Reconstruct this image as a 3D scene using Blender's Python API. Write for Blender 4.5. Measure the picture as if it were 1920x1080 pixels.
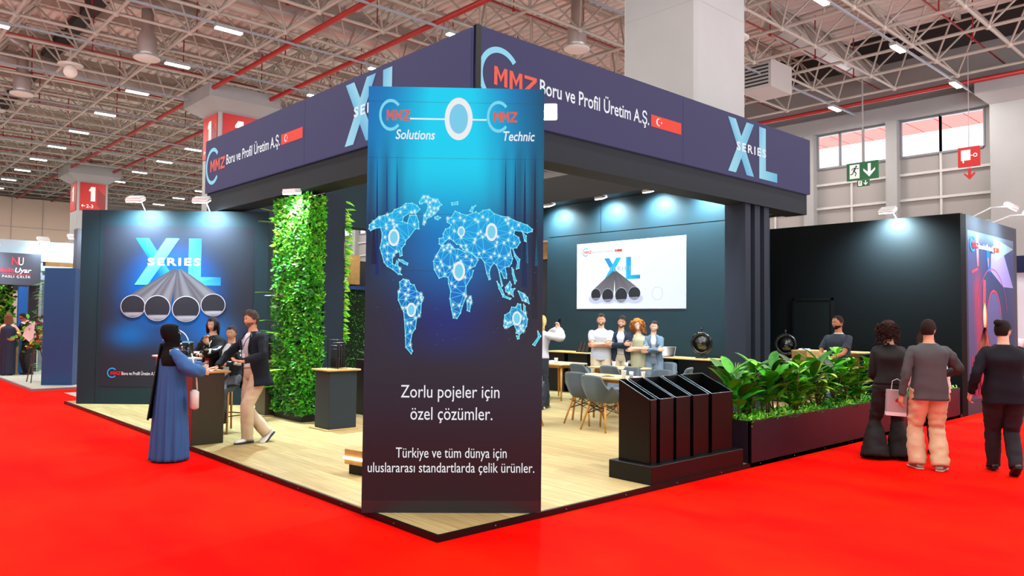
import bpy, math, random
from mathutils import Vector, Matrix, noise, geometry

# ------------------------------------------------------------------ camera, world, exposure
SC = bpy.context.scene
COL = SC.collection
for _o in list(SC.objects): bpy.data.objects.remove(_o)
PI = math.pi
def V(*a): return Vector(a)
_f, _cx, _cy = 1425.0, 960.0, 540.0
_vx = V(2516-_cx, -(612-_cy), -_f); _vy = V(-345-_cx, -(583-_cy), -_f)
AX = _vx.normalized(); AY = (_vy-AX*_vy.dot(AX)).normalized(); AZ = AX.cross(AY)
CAM_POS = V(-3.62, -4.78, 1.75)
cam_data = bpy.data.cameras.new('camera'); cam_data.sensor_width = 36; cam_data.lens = _f/1920*36
cam_data.clip_start = 0.1; cam_data.clip_end = 300
camera = bpy.data.objects.new('camera', cam_data); COL.objects.link(camera)
camera.matrix_world = Matrix.Translation(CAM_POS) @ Matrix((AX, AY, AZ)).to_4x4()
SC.camera = camera
SC.view_settings.view_transform = 'Standard'; SC.view_settings.look = 'None'
SC.view_settings.gamma = 1; SC.view_settings.use_curve_mapping = False
SC.view_settings.exposure = -0.2
SC.cycles.use_denoising = True
SC.cycles.max_bounces = 6; SC.cycles.diffuse_bounces = 3; SC.cycles.glossy_bounces = 3
SC.cycles.transmission_bounces = 4; SC.cycles.transparent_max_bounces = 6
SC.cycles.caustics_reflective = False; SC.cycles.caustics_refractive = False
SC.cycles.sample_clamp_indirect = 4.0
SC.cycles.use_adaptive_sampling = True; SC.cycles.adaptive_threshold = 0.02
W = bpy.data.worlds.new('daylight'); SC.world = W; W.use_nodes = True
_nt = W.node_tree; _bg = _nt.nodes['Background']; _bg.inputs[0].default_value = (0.93, 0.95, 1.0, 1)
# overcast sky, brightest towards the window side of the hall
_tc = _nt.nodes.new('ShaderNodeTexCoord'); _dp = _nt.nodes.new('ShaderNodeVectorMath'); _dp.operation = 'DOT_PRODUCT'; _dp.inputs[1].default_value = (.95, .25, .18)
_nt.links.new(_tc.outputs['Generated'], _dp.inputs[0]); _mr = _nt.nodes.new('ShaderNodeMapRange'); _mr.inputs['From Min'].default_value = .35; _mr.inputs['From Max'].default_value = .8
_mr.inputs['To Min'].default_value = .5; _mr.inputs['To Max'].default_value = 2.6; _nt.links.new(_dp.outputs['Value'], _mr.inputs['Value']); _sx = _nt.nodes.new('ShaderNodeSeparateXYZ'); _nt.links.new(_tc.outputs['Generated'], _sx.inputs[0])
_gr = _nt.nodes.new('ShaderNodeMapRange'); _gr.inputs['From Min'].default_value = 0.; _gr.inputs['From Max'].default_value = -.08; _gr.inputs['To Min'].default_value = 0.; _gr.inputs['To Max'].default_value = 6.5
_nt.links.new(_sx.outputs[2], _gr.inputs['Value']); _ad = _nt.nodes.new('ShaderNodeMath'); _ad.operation = 'ADD'   # glow below the horizon, added to brighten the ceiling
_nt.links.new(_mr.outputs[0], _ad.inputs[0]); _nt.links.new(_gr.outputs[0], _ad.inputs[1]); _nt.links.new(_ad.outputs[0], _bg.inputs[1])

# ------------------------------------------------------------------ helpers
def srgb(r, g=None, b=None):
    if g is None: r, g, b = r
    return tuple((c/255/12.92 if c/255 <= .04045 else ((c/255+.055)/1.055)**2.4) for c in (r, g, b))
MATS = {}
def mat(name, col=(200,200,200), rough=.6, metal=0., spec=.5, emit=None, es=1., bump=0., bscale=80., var=0., vscale=6., coat=0., sheen=0.):
    """procedural principled material; col in sRGB 0-255; var = colour mottling, bump = noise relief"""
    if name in MATS: return MATS[name]
    m = bpy.data.materials.new(name); m.use_nodes = True; nt = m.node_tree; b = nt.nodes['Principled BSDF']
    c = srgb(col)
    b.inputs['Base Color'].default_value = (*c, 1); b.inputs['Roughness'].default_value = rough
    b.inputs['Metallic'].default_value = metal; b.inputs['Specular IOR Level'].default_value = spec
    if coat: b.inputs['Coat Weight'].default_value = coat
    if sheen: b.inputs['Sheen Weight'].default_value = sheen
    if emit is not None:
        b.inputs['Emission Color'].default_value = (*srgb(emit), 1); b.inputs['Emission Strength'].default_value = es
    tc = None
    if var or bump:
        tc = nt.nodes.new('ShaderNodeTexCoord')
    if var:
        n = nt.nodes.new('ShaderNodeTexNoise'); n.inputs['Scale'].default_value = vscale; n.inputs['Detail'].default_value = 4
        nt.links.new(tc.outputs['Object'], n.inputs['Vector'])
        r = nt.nodes.new('ShaderNodeValToRGB'); e = r.color_ramp.elements
        e[0].position = .3; e[1].position = .7
        e[0].color = (*[x*(1-var) for x in c], 1); e[1].color = (*[min(1, x*(1+var)) for x in c], 1)
        nt.links.new(n.outputs['Fac'], r.inputs['Fac']); nt.links.new(r.outputs['Color'], b.inputs['Base Color'])
    if bump:
        n = nt.nodes.new('ShaderNodeTexNoise'); n.inputs['Scale'].default_value = bscale; n.inputs['Detail'].default_value = 3
        nt.links.new(tc.outputs['Object'], n.inputs['Vector'])
        u = nt.nodes.new('ShaderNodeBump'); u.inputs['Strength'].default_value = bump; u.inputs['Distance'].default_value = .02
        nt.links.new(n.outputs['Fac'], u.inputs['Height']); nt.links.new(u.outputs['Normal'], b.inputs['Normal'])
    MATS[name] = m; return m
def emat(name, col, s=1.):
    """what a lit screen or lamp gives off"""
    return mat(name, (0,0,0), .4, emit=col, es=s, spec=.1)
def artmat(name, emissive=True, s=1.15, rough=.5):
    """printed or displayed artwork: the picture's own colours stored in the mesh"""
    m = bpy.data.materials.new(name); m.use_nodes = True; nt = m.node_tree; b = nt.nodes['Principled BSDF']
    a = nt.nodes.new('ShaderNodeAttribute'); a.attribute_name = 'art'
    if emissive:
        b.inputs['Base Color'].default_value = (0.01,0.01,0.01,1); b.inputs['Emission Strength'].default_value = s
        nt.links.new(a.outputs['Color'], b.inputs['Emission Color'])
    else: nt.links.new(a.outputs['Color'], b.inputs['Base Color'])
    b.inputs['Roughness'].default_value = rough; b.inputs['Specular IOR Level'].default_value = .12
    MATS[name] = m; return m
class MB:
    """collects shapes, builds ONE mesh object"""
    def __init__(s): s.v = []; s.f = []; s.m = []; s.c = []; s.cur = 0; s.mats = []; s.smooth = []; s.sm = False; s.col = None
    def use(s, m):
        if m not in s.mats: s.mats.append(m)
        s.cur = s.mats.index(m); return s
    def add(s, vs, fs, cols=None):
        n = len(s.v); s.v.extend([tuple(p) for p in vs])
        s.f.extend([tuple(i+n for i in f) for f in fs]); s.m.extend([s.cur]*len(fs)); s.smooth.extend([s.sm]*len(fs))
        s.c.extend(cols if cols else [s.col or (0,0,0)]*len(vs)); return s
    def box(s, a, b, M=None):
        x0,y0,z0 = a; x1,y1,z1 = b
        v = [V(x,y,z) for z in (z0,z1) for y in (y0,y1) for x in (x0,x1)]
        if M: v = [M @ p for p in v]
        return s.add(v, [(0,2,3,1),(4,5,7,6),(0,1,5,4),(2,6,7,3),(0,4,6,2),(1,3,7,5)])
    def bbox(s, a, b, r=.01, M=None):
        """box with chamfered edges"""
        x0,y0,z0 = [min(p,q) for p,q in zip(a,b)]; x1,y1,z1 = [max(p,q) for p,q in zip(a,b)]
        r = min(r, (x1-x0)/2.01, (y1-y0)/2.01, (z1-z0)/2.01)
        rings = []
        for z, d in ((z0,r),(z0+r,0),(z1-r,0),(z1,r)):
            X0,X1,Y0,Y1 = x0+d,x1-d,y0+d,y1-d
            rings.append([V(X0+r,Y0,z),V(X1-r,Y0,z),V(X1,Y0+r,z),V(X1,Y1-r,z),V(X1-r,Y1,z),V(X0+r,Y1,z),V(X0,Y1-r,z),V(X0,Y0+r,z)])
        if M: rings = [[M @ p for p in q] for q in rings]
        return s.loft(rings)
    def loft(s, rings, caps=True, closed=True):
        n = len(rings[0]); vs = [p for r in rings for p in r]; fs = []
        for i in range(len(rings)-1):
            for j in range(n if closed else n-1):
                k = (j+1) % n; fs.append((i*n+j, i*n+k, (i+1)*n+k, (i+1)*n+j))
        if caps and closed: fs.append(tuple(range(n-1,-1,-1))); fs.append(tuple((len(rings)-1)*n+j for j in range(n)))
        return s.add(vs, fs)
    def cyl(s, p, q, r, r2=None, n=12, caps=True):
        p = V(*p); q = V(*q); d = (q-p); r2 = r if r2 is None else r2
        if d.length < 1e-6: return s
        a = d.orthogonal().normalized(); b = d.normalized().cross(a)
        R = lambda c, k: [c + (a*math.cos(t)+b*math.sin(t))*k for t in [2*PI*i/n for i in range(n)]]
        return s.loft([R(p, r), R(q, r2)], caps)
    def tube(s, pts, r, n=8, caps=True):
        """tube through points; r a number or list"""
        pts = [V(*p) for p in pts]; rs = r if isinstance(r, (list,tuple)) else [r]*len(pts)
        t = [(pts[min(i+1,len(pts)-1)]-pts[max(i-1,0)]).normalized() for i in range(len(pts))]
        a = t[0].orthogonal().normalized(); rings = []
        for i, p in enumerate(pts):
            a = (a - t[i]*a.dot(t[i])).normalized(); b = t[i].cross(a)
            rings.append([p+(a*math.cos(k)+b*math.sin(k))*rs[i] for k in [2*PI*j/n for j in range(n)]])
        return s.loft(rings, caps)
    def lathe(s, prof, c=(0,0,0), n=24, M=None):
        rings = [[V(c[0]+r*math.cos(2*PI*i/n), c[1]+r*math.sin(2*PI*i/n), c[2]+z) for i in range(n)] for r, z in prof]
        if M: rings = [[M @ p for p in q] for q in rings]
        return s.loft(rings)
    def ball(s, c, r, n=12, m=8, sc=(1,1,1), M=None):
        rings = []
        for i in range(m+1):
            t = PI*i/m; rr = max(math.sin(t), .02)*r
            q = [V(rr*math.cos(2*PI*j/n)*sc[0], rr*math.sin(2*PI*j/n)*sc[1], -math.cos(t)*r*sc[2]) for j in range(n)]
            if M: q = [M @ p for p in q]
            rings.append([p+V(*c) for p in q])
        return s.loft(rings)
    def quad(s, a, b, c, d): return s.add([a,b,c,d], [(0,1,2,3)])
    def build(s, name, m=None, parent=None, smooth=None, art=False):
        me = bpy.data.meshes.new(name); me.from_pydata(s.v, [], s.f)
        if m is not None: s.mats = [m]; s.m = [0]*len(s.f)
        for k in s.mats: me.materials.append(k)
        me.polygons.foreach_set('material_index', s.m)
        me.polygons.foreach_set('use_smooth', [bool(x) for x in s.smooth] if smooth is None else [smooth]*len(s.f))
        if art:
            at = me.color_attributes.new('art', 'FLOAT_COLOR', 'POINT')
            at.data.foreach_set('color', [x for c in s.c for x in (c[0],c[1],c[2],1.)])
        me.update()
        o = bpy.data.objects.new(name, me); COL.objects.link(o)
        if parent is not None: o.parent = parent
        return o
def tag(o, label=None, cat=None, group=None, kind=None):
    if label: o['label'] = label
    if cat: o['category'] = cat
    if group: o['group'] = group
    if kind: o['kind'] = kind
    return o
def empty(name, loc=(0,0,0), rz=0., label=None, cat=None, group=None):
    o = bpy.data.objects.new(name, None); COL.objects.link(o); o.location = loc; o.rotation_euler = (0,0,rz)
    o.empty_display_size = .1
    return tag(o, label, cat, group)
def struct(mb, name, m=None, **k):
    o = mb.build(name, m, **k); o['kind'] = 'structure'; return o
def copy_tree(o, parent=None):
    c = o.copy(); COL.objects.link(c)
    if parent is not None: c.parent = parent
    for ch in [x for x in KIDS.get(o.name, [])]: copy_tree(ch, c)
    return c
ORD = 'first second third fourth fifth sixth seventh eighth ninth tenth eleventh twelfth thirteenth fourteenth fifteenth sixteenth'.split()
KIDS = {}
def remember(o):
    for x in SC.objects:
        if x.parent: KIDS.setdefault(x.parent.name, [])
        if x.parent and x not in KIDS[x.parent.name]: KIDS[x.parent.name].append(x)
def mod_solid(o, t, off=0):
    m = o.modifiers.new('thickness', 'SOLIDIFY'); m.thickness = t; m.offset = off; return o
def mod_sub(o, n=1):
    m = o.modifiers.new('round', 'SUBSURF'); m.levels = n; m.render_levels = n; return o
# ---- lettering: blender's own font turned into mesh triangles
_tc = {}
def glyphs(s, bold=0., shear=0., space=1.):
    k = (s, bold, shear, space)
    if k in _tc: return _tc[k]
    c = bpy.data.curves.new('lettering', 'FONT'); c.body = s; c.size = 1; c.offset = bold; c.shear = shear
    c.space_character = space; c.resolution_u = 3; c.fill_mode = 'BOTH'
    o = bpy.data.objects.new('lettering', c); me = bpy.data.meshes.new_from_object(o)
    vs = [(p.co.x, p.co.y) for p in me.vertices]; fs = [tuple(p.vertices) for p in me.polygons]
    bpy.data.objects.remove(o); bpy.data.curves.remove(c); bpy.data.meshes.remove(me)
    _tc[k] = (vs, fs); return _tc[k]
class Plane:
    """a flat picture surface: o = lower left corner, u, v = unit directions, n = outward"""
    def __init__(s, o, u, v): s.o = V(*o); s.u = V(*u).normalized(); s.v = V(*v).normalized(); s.n = s.u.cross(s.v)
    def p(s, x, y, h=0.): return s.o + s.u*x + s.v*y + s.n*h
CAPH = None
def text(mb, pl, s, x0, x1, base, cap, h=.004, bold=0., shear=0., space=1., col=None, tf=None):
    """text fitted to run x0..x1 with capital height cap standing on base"""
    global CAPH
    if CAPH is None:
        g = glyphs('H')[0]; CAPH = max(y for x, y in g)-min(y for x, y in g)
    vs, fs = glyphs(s, bold, shear, space)
    a = min(x for x, y in vs); b = max(x for x, y in vs); k = (x1-x0)/(b-a); q = cap/CAPH
    pts = [(x0+(x-a)*k, base+y*q) for x, y in vs]
    cols = [col(x, y) for x, y in pts] if callable(col) else ([col]*len(pts) if col else None)
    mb.add([pl.p(x, y, h) for x, y in pts], fs, cols)
def poly(mb, pl, pts, h=.004, col=None):
    """filled flat outline, triangulated"""
    tri = geometry.tessellate_polygon([[V(x, y, 0) for x, y in pts]])
    out = []
    for t in tri:
        a, b, c = [pts[i] for i in t]
        out.append(t if (b[0]-a[0])*(c[1]-a[1])-(b[1]-a[1])*(c[0]-a[0]) > 0 else (t[0], t[2], t[1]))
    cols = [col(x, y) for x, y in pts] if callable(col) else ([col]*len(pts) if col else None)
    mb.add([pl.p(x, y, h) for x, y in pts], out, cols)
def ring2(mb, pl, cx, cy, rx, ry, w, h=.004, a0=0., a1=2*PI, n=40, col=None):
    """elliptical band (w = inner fraction)"""
    vs = []; full = abs(a1-a0-2*PI) < 1e-4; m = n if full else n+1
    for i in range(m):
        t = a0+(a1-a0)*i/n
        vs.append(pl.p(cx+rx*math.cos(t), cy+ry*math.sin(t), h)); vs.append(pl.p(cx+rx*w*math.cos(t), cy+ry*w*math.sin(t), h))
    fs = [(2*i, 2*((i+1) % m), 2*((i+1) % m)+1, 2*i+1) for i in range(n)]
    mb.add(vs, fs, [col]*len(vs) if col else None)
def disc2(mb, pl, cx, cy, rx, ry, h=.004, n=28, col=None):
    vs = [pl.p(cx+rx*math.cos(2*PI*i/n), cy+ry*math.sin(2*PI*i/n), h) for i in range(n)]
    mb.add(vs, [tuple(range(n))], [col]*n if col else None)
def line2(mb, pl, a, b, w, h=.004, col=None):
    dx, dy = b[0]-a[0], b[1]-a[1]; L = math.hypot(dx, dy) or 1; nx, ny = -dy/L*w/2, dx/L*w/2
    mb.add([pl.p(a[0]+nx, a[1]+ny, h), pl.p(a[0]-nx, a[1]-ny, h), pl.p(b[0]-nx, b[1]-ny, h), pl.p(b[0]+nx, b[1]+ny, h)], [(0,1,2,3)], [col]*4 if col else None)
def artgrid(mb, pl, x0, x1, y0, y1, nx, ny, fn, h=0.):
    vs = []; cs = []
    for j in range(ny+1):
        for i in range(nx+1):
            x = x0+(x1-x0)*i/nx; y = y0+(y1-y0)*j/ny; vs.append(pl.p(x, y, h)); cs.append(fn(x, y))
    mb.add(vs, [(j*(nx+1)+i, j*(nx+1)+i+1, (j+1)*(nx+1)+i+1, (j+1)*(nx+1)+i) for j in range(ny) for i in range(nx)], cs)
def lerp(a, b, t): return a+(b-a)*t
def mixc(a, b, t):
    t = max(0, min(1, t)); return tuple(x+(y-x)*t for x, y in zip(a, b))
def sstep(a, b, x):
    t = max(0, min(1, (x-a)/(b-a))); return t*t*(3-2*t)
# ------------------------------------------------------------------ hall: floor, ceiling, walls
def carpet_mat():
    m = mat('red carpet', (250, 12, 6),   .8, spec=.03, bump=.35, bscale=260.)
    nt = m.node_tree; b = nt.nodes['Principled BSDF']; tc = nt.nodes.new('ShaderNodeTexCoord')
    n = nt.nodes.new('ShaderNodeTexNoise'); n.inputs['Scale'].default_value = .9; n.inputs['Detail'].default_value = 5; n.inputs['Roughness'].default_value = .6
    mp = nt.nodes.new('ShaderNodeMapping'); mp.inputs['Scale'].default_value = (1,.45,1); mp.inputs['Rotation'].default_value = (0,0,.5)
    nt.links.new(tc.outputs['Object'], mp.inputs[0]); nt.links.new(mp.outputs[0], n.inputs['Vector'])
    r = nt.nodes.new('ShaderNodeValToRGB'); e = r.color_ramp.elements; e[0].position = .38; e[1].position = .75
    e[0].color = (*srgb(236,3,0),1); e[1].color = (*srgb(252,32,4),1)  # paler patches put softly lit carpet zones into the colour
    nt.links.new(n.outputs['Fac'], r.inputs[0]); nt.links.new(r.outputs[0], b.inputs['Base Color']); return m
CONC = mat('pale hall concrete', (178,174,168), .6, var=.08, vscale=.8)
mb = MB(); mb.box((-30,-14,-.2), (29.4,66,-.006)); struct(mb, 'floor', CONC)
mb = MB(); mb.add([V(-7,-7,-.0),V(29,-7,0),V(29,0.5,0),V(0.5,.5,0),V(.5,14.4,0),V(29,14.4,0),V(29,18,0),V(.5,18,0),V(.5,34,0),V(-7,34,0)], [(0,1,2,3),(0,3,4,9),(4,5,6,7),(4,7,8,9)])
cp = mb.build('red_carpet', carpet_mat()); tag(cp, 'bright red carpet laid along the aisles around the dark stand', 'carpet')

WHITE = mat('white painted concrete', (150,150,150), .75, var=.05, vscale=.7)
TRUSS = mat('galvanised truss tube', (176,166,156), .5, metal=.1)
ROOFM = mat('corrugated roof sheet', (232,224,218), .7, var=.08, vscale=.3)
# corrugated roof + purlins
mb = MB(); zr = 13.3; x = -30.; rings = []
pts = []
while x < 29.4: pts += [(x, zr), (x+.13, zr), (x+.18, zr+.1), (x+.31, zr+.1)]; x += .36
vs = []; fs = []
for i, (a, z) in enumerate(pts): vs += [V(a,-14,z), V(a,66,z)]
fs = [(2*i, 2*i+1, 2*i+3, 2*i+2) for i in range(len(pts)-1)]
mb.add(vs, fs); ceil = struct(mb, 'ceiling', ROOFM); mod_solid(ceil, .03, 1)
mb = MB()
for k in range(36):
    y = -13.2+2.23*k; mb.box((-30,y-.05,zr-.3), (29.4,y+.05,zr-.02))
mb.build('purlin', mat('dusty purlin steel', (176,160,148), .7), ceil)
# space frame
NX0, NXS, NY0, NYS, ZB, ZT = 5.05, 2.22, 4.63, 2.23, 10.9, 12.5
mb = MB()
def node(i, j, top=False): return V(NX0+(i+(.5 if top else 0))*NXS, NY0+(j+(.5 if top else 0))*NYS, ZT if top else ZB)
I0, I1, J0, J1 = -13, 10, -5, 27
for i in range(I0, I1+1):
    for j in range(J0, J1+1):
        a = node(i, j); n6 = 6
        near = (j < 9)
        if i < I1: mb.cyl(a, node(i+1, j), .05, n=n6, caps=False)
        if j < J1: mb.cyl(a, node(i, j+1), .055, n=n6, caps=False)
        if i < I1 and j < J1:
            t = node(i, j, True)
            for q in ((i,j),(i+1,j),(i,j+1),(i+1,j+1)): mb.cyl(t, node(*q), .035, n=5, caps=False)
            if i < I1-1: mb.cyl(t, node(i+1, j, True), .045, n=5, caps=False)
            if j < J1-1: mb.cyl(t, node(i, j+1, True), .045, n=5, caps=False)
        if near: mb.ball(a, .11, 8, 5)
mb.sm = True; fr = mb.build('space_frame', TRUSS, ceil, smooth=True)
# dark rows of roof openings / ductwork gap at the long valley and the wall edge
DK = mat('dark roof valley', (40,34,34), .8)
mb = MB(); mb.box((3.3,24,12.9), (3.8,66,13.2)); mb.box((27.6,-14,12.6),(29.3,66,13.25)); mb.build('roof_valley', DK, ceil)
# red sprinkler mains and branches
RED = mat('red sprinkler paint', (150,22,18), .45)
def pipe(name, pts, r, label, drops=None, m=RED):
    o = empty(name, pts[0], 0, label, 'pipe'); b = V(*pts[0])
    q = MB(); q.tube([V(*p)-b for p in pts], r, 8); q.sm = True; q.build('pipe_run', m, o, smooth=True)
    if drops:
        q = MB(); q.cyl((0,0,0), (0,0,1.5), .022, n=6); q.cyl((0,0,-.08), (0,0,0), .05, n=6); dp = None
        for d in drops:
            if dp is None: dp = c = q.build('sprinkler_drop', m, o)
            else: c = dp.copy(); COL.objects.link(c); c.parent = o
            c.location = V(*d)-b
    return o
pipe('sprinkler_main', [(7.55,-4,10.62),(7.55,64,10.62)], .085, 'thick red sprinkler main under the truss, left of the two mains over the left header')
pipe('sprinkler_main', [(9.9,-4,10.62),(9.9,64,10.62)], .085, 'thick red sprinkler main running under the truss towards the big white column')
pipe('sprinkler_main', [(27.9,-10,10.75),(27.9,64,10.75)], .09, 'thick red sprinkler main along the top of the window wall')
for k in range(13):
    y = 3.4+4.46*k
    pipe('sprinkler_branch', [(-22,y,11.3),(28.6,y,11.3)], .03, 'thin red sprinkler branch pipe in the roof truss, '+ORD[k]+' from the front', [(-20+3.2*i+(k%2)*1.1, y, 11.3) for i in range(15)])['group'] = 'thin red sprinkler branches in the truss'
# ventilation ducts
DUCT = mat('galvanised duct', (176,166,160), .38, metal=.55, var=.06, vscale=2)
def duct(y, z, r, x0, x1, label):
    o = empty('ventilation_duct', (x0,y,z), 0, label, 'duct'); q = MB(); q.cyl((0,0,0), (x1-x0,0,0), r, n=24); q.sm = True
    q.build('duct_tube', DUCT, o)
    q = MB(); x = 1.; q.cyl((0,0,0), (.06,0,0), r+.025, n=24); fp = None
    while x < x1-x0:
        if fp is None: fp = c = q.build('duct_flange', DUCT, o)
        else: c = fp.copy(); COL.objects.link(c); c.parent = o
        c.location = (x,0,0); x += 2.2
duct(19.2, 12.0, .42, -25, 27, 'long round ventilation duct crossing above the left header near the far edge')
duct(31.5, 12.0, .42, -25, 27, 'long round ventilation duct far back on the left behind the globe diffusers')
duct(8.2, 12.0, .45, 20.5, 28.4, 'short round ventilation duct near the window wall at top right')
def diffuser(x, y, label, zt=12.2, bend=None):
    o = empty('air_diffuser', (x,y,10.35), 0, label, 'diffuser')
    q = MB(); q.sm = True; q.lathe([(.3,.06),(.31,.2),(.31,.72),(.25,.85),(.2,.95),(.2,zt-10.35)], n=28); q.build('diffuser_drum', DUCT, o)
    q = MB(); q.sm = True; q.lathe([(.28,.08),(.41,.07),(.42,.02),(.4,0),(.3,-.02),(.2,-.04)], n=28); q.build('diffuser_cone', mat('white diffuser', (205,198,190), .5), o)
    if bend:
        q = MB(); q.sm = True; q.tube([(0,0,zt-10.5),(0,0,zt-10.2),(bend[0]*.3,bend[1]*.3,zt-9.95),(bend[0],bend[1],zt-9.8)], .24, 18); q.build('duct_elbow', DUCT, o)
diffuser(4.35,22.3,'round air diffuser on a bent duct at the upper left, above the globe lamps', bend=(1.8,.6))
diffuser(2.1,30.2,'round air diffuser at the left edge of the ceiling', bend=(-1.8,.5))
diffuser(14.1,11.6,'round air diffuser just above the corner of the right header')
diffuser(16.9,7.6,'round air diffuser half hidden behind the big white column')
def globe(x, y, label):
    o = empty('globe_lamp', (x,y,10.1), 0, label, 'lamp'); q = MB(); q.sm = True
    q.ball((0,0,0), .22, 16, 10); q.build('globe', mat('milky globe', (214,200,190), .4), o)
    q = MB(); q.sm = True; q.lathe([(.4,.22),(.39,.25),(.14,.3),(.03,.33),(.03,.8)], n=24); q.build('reflector_disc', mat('white diffuser'), o)
globe(2.6,24.7,'unlit white globe lamp hanging near the top left'); globe(1.7,33.62,'unlit white globe lamp farther back on the left'); globe(12.0,33.62,'unlit globe lamp over the far left columns')
# lamps on trunking rails
LAMPM = emat('led lamp tube', (255,250,238), 14.)
LAMPB = mat('lamp housing grey', (150,148,146), .5)
RAIL = mat('blue grey trunking rail', (140,146,154), .45)
lamp_proto = None; nl = 0
ys = [4.55+4.46*k for k in range(-3,13)]; xs = [5.38+5.35*k for k in range(-4,5)]  # rows behind the viewpoint are unseen, added to light the column face
for jy, y in enumerate(ys):
    q = MB(); q.box((xs[0]-3,y-.03,10.5), (28.8,y+.03,10.56)); o = q.build('lighting_rail', RAIL)
    tag(o, 'thin trunking rail under the roof, carrying the '+ORD[jy-3]+' lamp row from the front' if jy > 2 else 'unseen trunking rail added behind the viewpoint, above the red carpet', 'rail', 'lighting rails under the truss' if jy > 2 else 'added lighting rails behind the viewpoint')
    for jx, x in enumerate(xs):
        if x < -6 and y < 20: continue
        if lamp_proto is None:
            lamp_proto = empty('ceiling_lamp', (x,y,10.4), 0, 'long lit tube lamp hanging from a rail under the roof truss', 'lamp', 'lit lamps in rows under the roof truss')
            q = MB(); q.box((-.42,-.11,.02), (.42,.11,.12)); q.build('housing', LAMPB, lamp_proto)
            q = MB(); q.box((-.4,-.085,-.02), (.4,.085,.02)); q.build('diffuser', LAMPM, lamp_proto)
            L = bpy.data.lights.new('lamp_light', 'AREA'); L.shape = 'RECTANGLE'; L.size = .9; L.size_y = .5; L.energy = 185; L.color = (1,.955,.89)
            lo = bpy.data.objects.new('lamp_light', L); COL.objects.link(lo); lo.parent = lamp_proto; lo.location = (0,0,-.08)
            remember(lamp_proto)
        else:
            o = copy_tree(lamp_proto); o.location = (x, y, 10.4)
        l_ = lamp_proto if o.type != 'EMPTY' else o
        if jy > 2: l_['label'] = 'lit tube lamp under the roof, '+ORD[len(xs)-1-jx]+' from the window wall in the '+ORD[jy-3]+' row'
        else: l_['label'] = 'unseen lit tube lamp added behind the viewpoint above the red carpet'; l_['group'] = 'added lamps behind the viewpoint'
# white concrete columns with flared capitals
def column(x, y, label, signs, w=.86):
    o = empty('concrete_column', (x,y,0), 0, label, 'column')
    q = MB(); q.use(WHITE)
    c = .07
    def ring(h, z): return [V(a*h+sa*c*0, b*h, z) for a, b, sa in ((-1,-1,0),(1,-1,0),(1,1,0),(-1,1,0))]
    def oct(h, z): 
        k = h-c; return [V(-k,-h,z),V(k,-h,z),V(h,-k,z),V(h,k,z),V(k,h,z),V(-k,h,z),V(-h,k,z),V(-h,-k,z)]
    q.loft([oct(w,0), oct(w,9.95)]); q.build('shaft', WHITE, o)
    q = MB(); q.loft([oct(w,9.9), oct(w+.1,9.95), oct(w+.62,10.3), oct(w+.62,10.82)]); q.build('capital', WHITE, o)
    q = MB()
    for z in (2.9,5.75,8.6): q.loft([oct(w+.004,z), oct(w+.004,z+.015)])
    q.build('formwork_joint', mat('joint grey', (150,145,142), .8), o)  # joint bands in one flat grey
    R1 = mat('sign red', (178,12,14), .5); R2 = mat('sign dark red', (120,10,14), .5); Wm = mat('sign white', (240,238,235), .5)
    for side, txt in signs:
        s = MB(); H = 1.75; z0 = 8.12
        if side == 'x': pl = Plane((-w-.03,.72,z0),(0,-1,0),(0,0,1)); s.use(R1); s.box((-w-.03,-.72,z0),(-w,.72,z0+H))
        else: pl = Plane((-.72,-w-.03,z0),(1,0,0),(0,0,1)); s.use(R1); s.box((-.72,-w-.03,z0),(.72,-w,z0+H))
        s.use(R2); poly(s, pl, [(.95,.42),(.95,1.45),(1.44,1.0),(1.44,0),(1.3,0)], .003)
        s.use(Wm); poly(s, pl, [(.6,.62),(.85,.62),(.85,1.52),(.62,1.52),(.5,1.32),(.5,1.22),(.6,1.24)], .006)
        if txt: text(s, pl, txt, .36, .36+.13*len(txt), .2, .2, .006, bold=.01)
        if txt: line2(s, pl, (.1,.3),(.3,.3),.035,.006); line2(s, pl, (.1,.3),(.18,.38),.035,.006); line2(s, pl, (.1,.3),(.18,.22),.035,.006)
        so = s.build('direction_sign', None); so.location = (x, y, 0); so['category'] = 'sign'
        so['label'] = {'a':'red sign with white 1 and arrow 2-3 on front of the nearer left column', 'b':'narrow red sign with white 1 over ÇIKIŞ on the nearer left column side',
            'c':'red sign with a white 1 and 2-3 on the far small column', 'd':'red side sign on the edge of the far small column'}[('a' if side == 'y' else 'b') if y < 30 else ('c' if side == 'y' else 'd')]
column(11.02, 5.38, 'massive white concrete column rising behind the stand through the roof', [], 1.0)
column(8.9, 26.25, 'white concrete column with flared top and red number 1 signs behind the left header', [('x','ÇIKIŞ'),('y','2-3')])
column(8.9, 48.5, 'small distant white column with flared top behind the dark poster wall', [('x',''),('y','2-3')])
# right hand hall wall with windows
PANEL = mat('white wall panel', (166,165,164), .7, var=.04, vscale=.4)
RIB = mat('grey ribbed sheet', (148,144,142), .7)
xw = 29.4
mb = MB(); mb.box((xw,-14,0),(xw+.3,66,8.55)); mb.box((xw,-14,10.05),(xw+.3,66,10.7)); mb.box((xw,-14,10.7),(xw+.3,66,13.4))
mb.box((xw,-14,8.55),(xw+.3,4.38,10.05)); struct(mb, 'wall_right', RIB)
mb = MB(); mb.box((xw-.35,-14,10.08),(xw-.001,66,10.72)); struct(mb, 'trim_1', WHITE)
mb = MB(); mb.box((xw-.3,-14,0),(xw-.001,2.6,10.05)); struct(mb, 'wall_right', WHITE)
mb = MB()
for z in (2.9,4.95,7.2,9.2): mb.box((xw-.31,-14,z),(xw-.29,2.6,z+.02))
for y in (-2.2,-7): mb.box((xw-.31,y,0),(xw-.29,y+.02,10))
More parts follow.
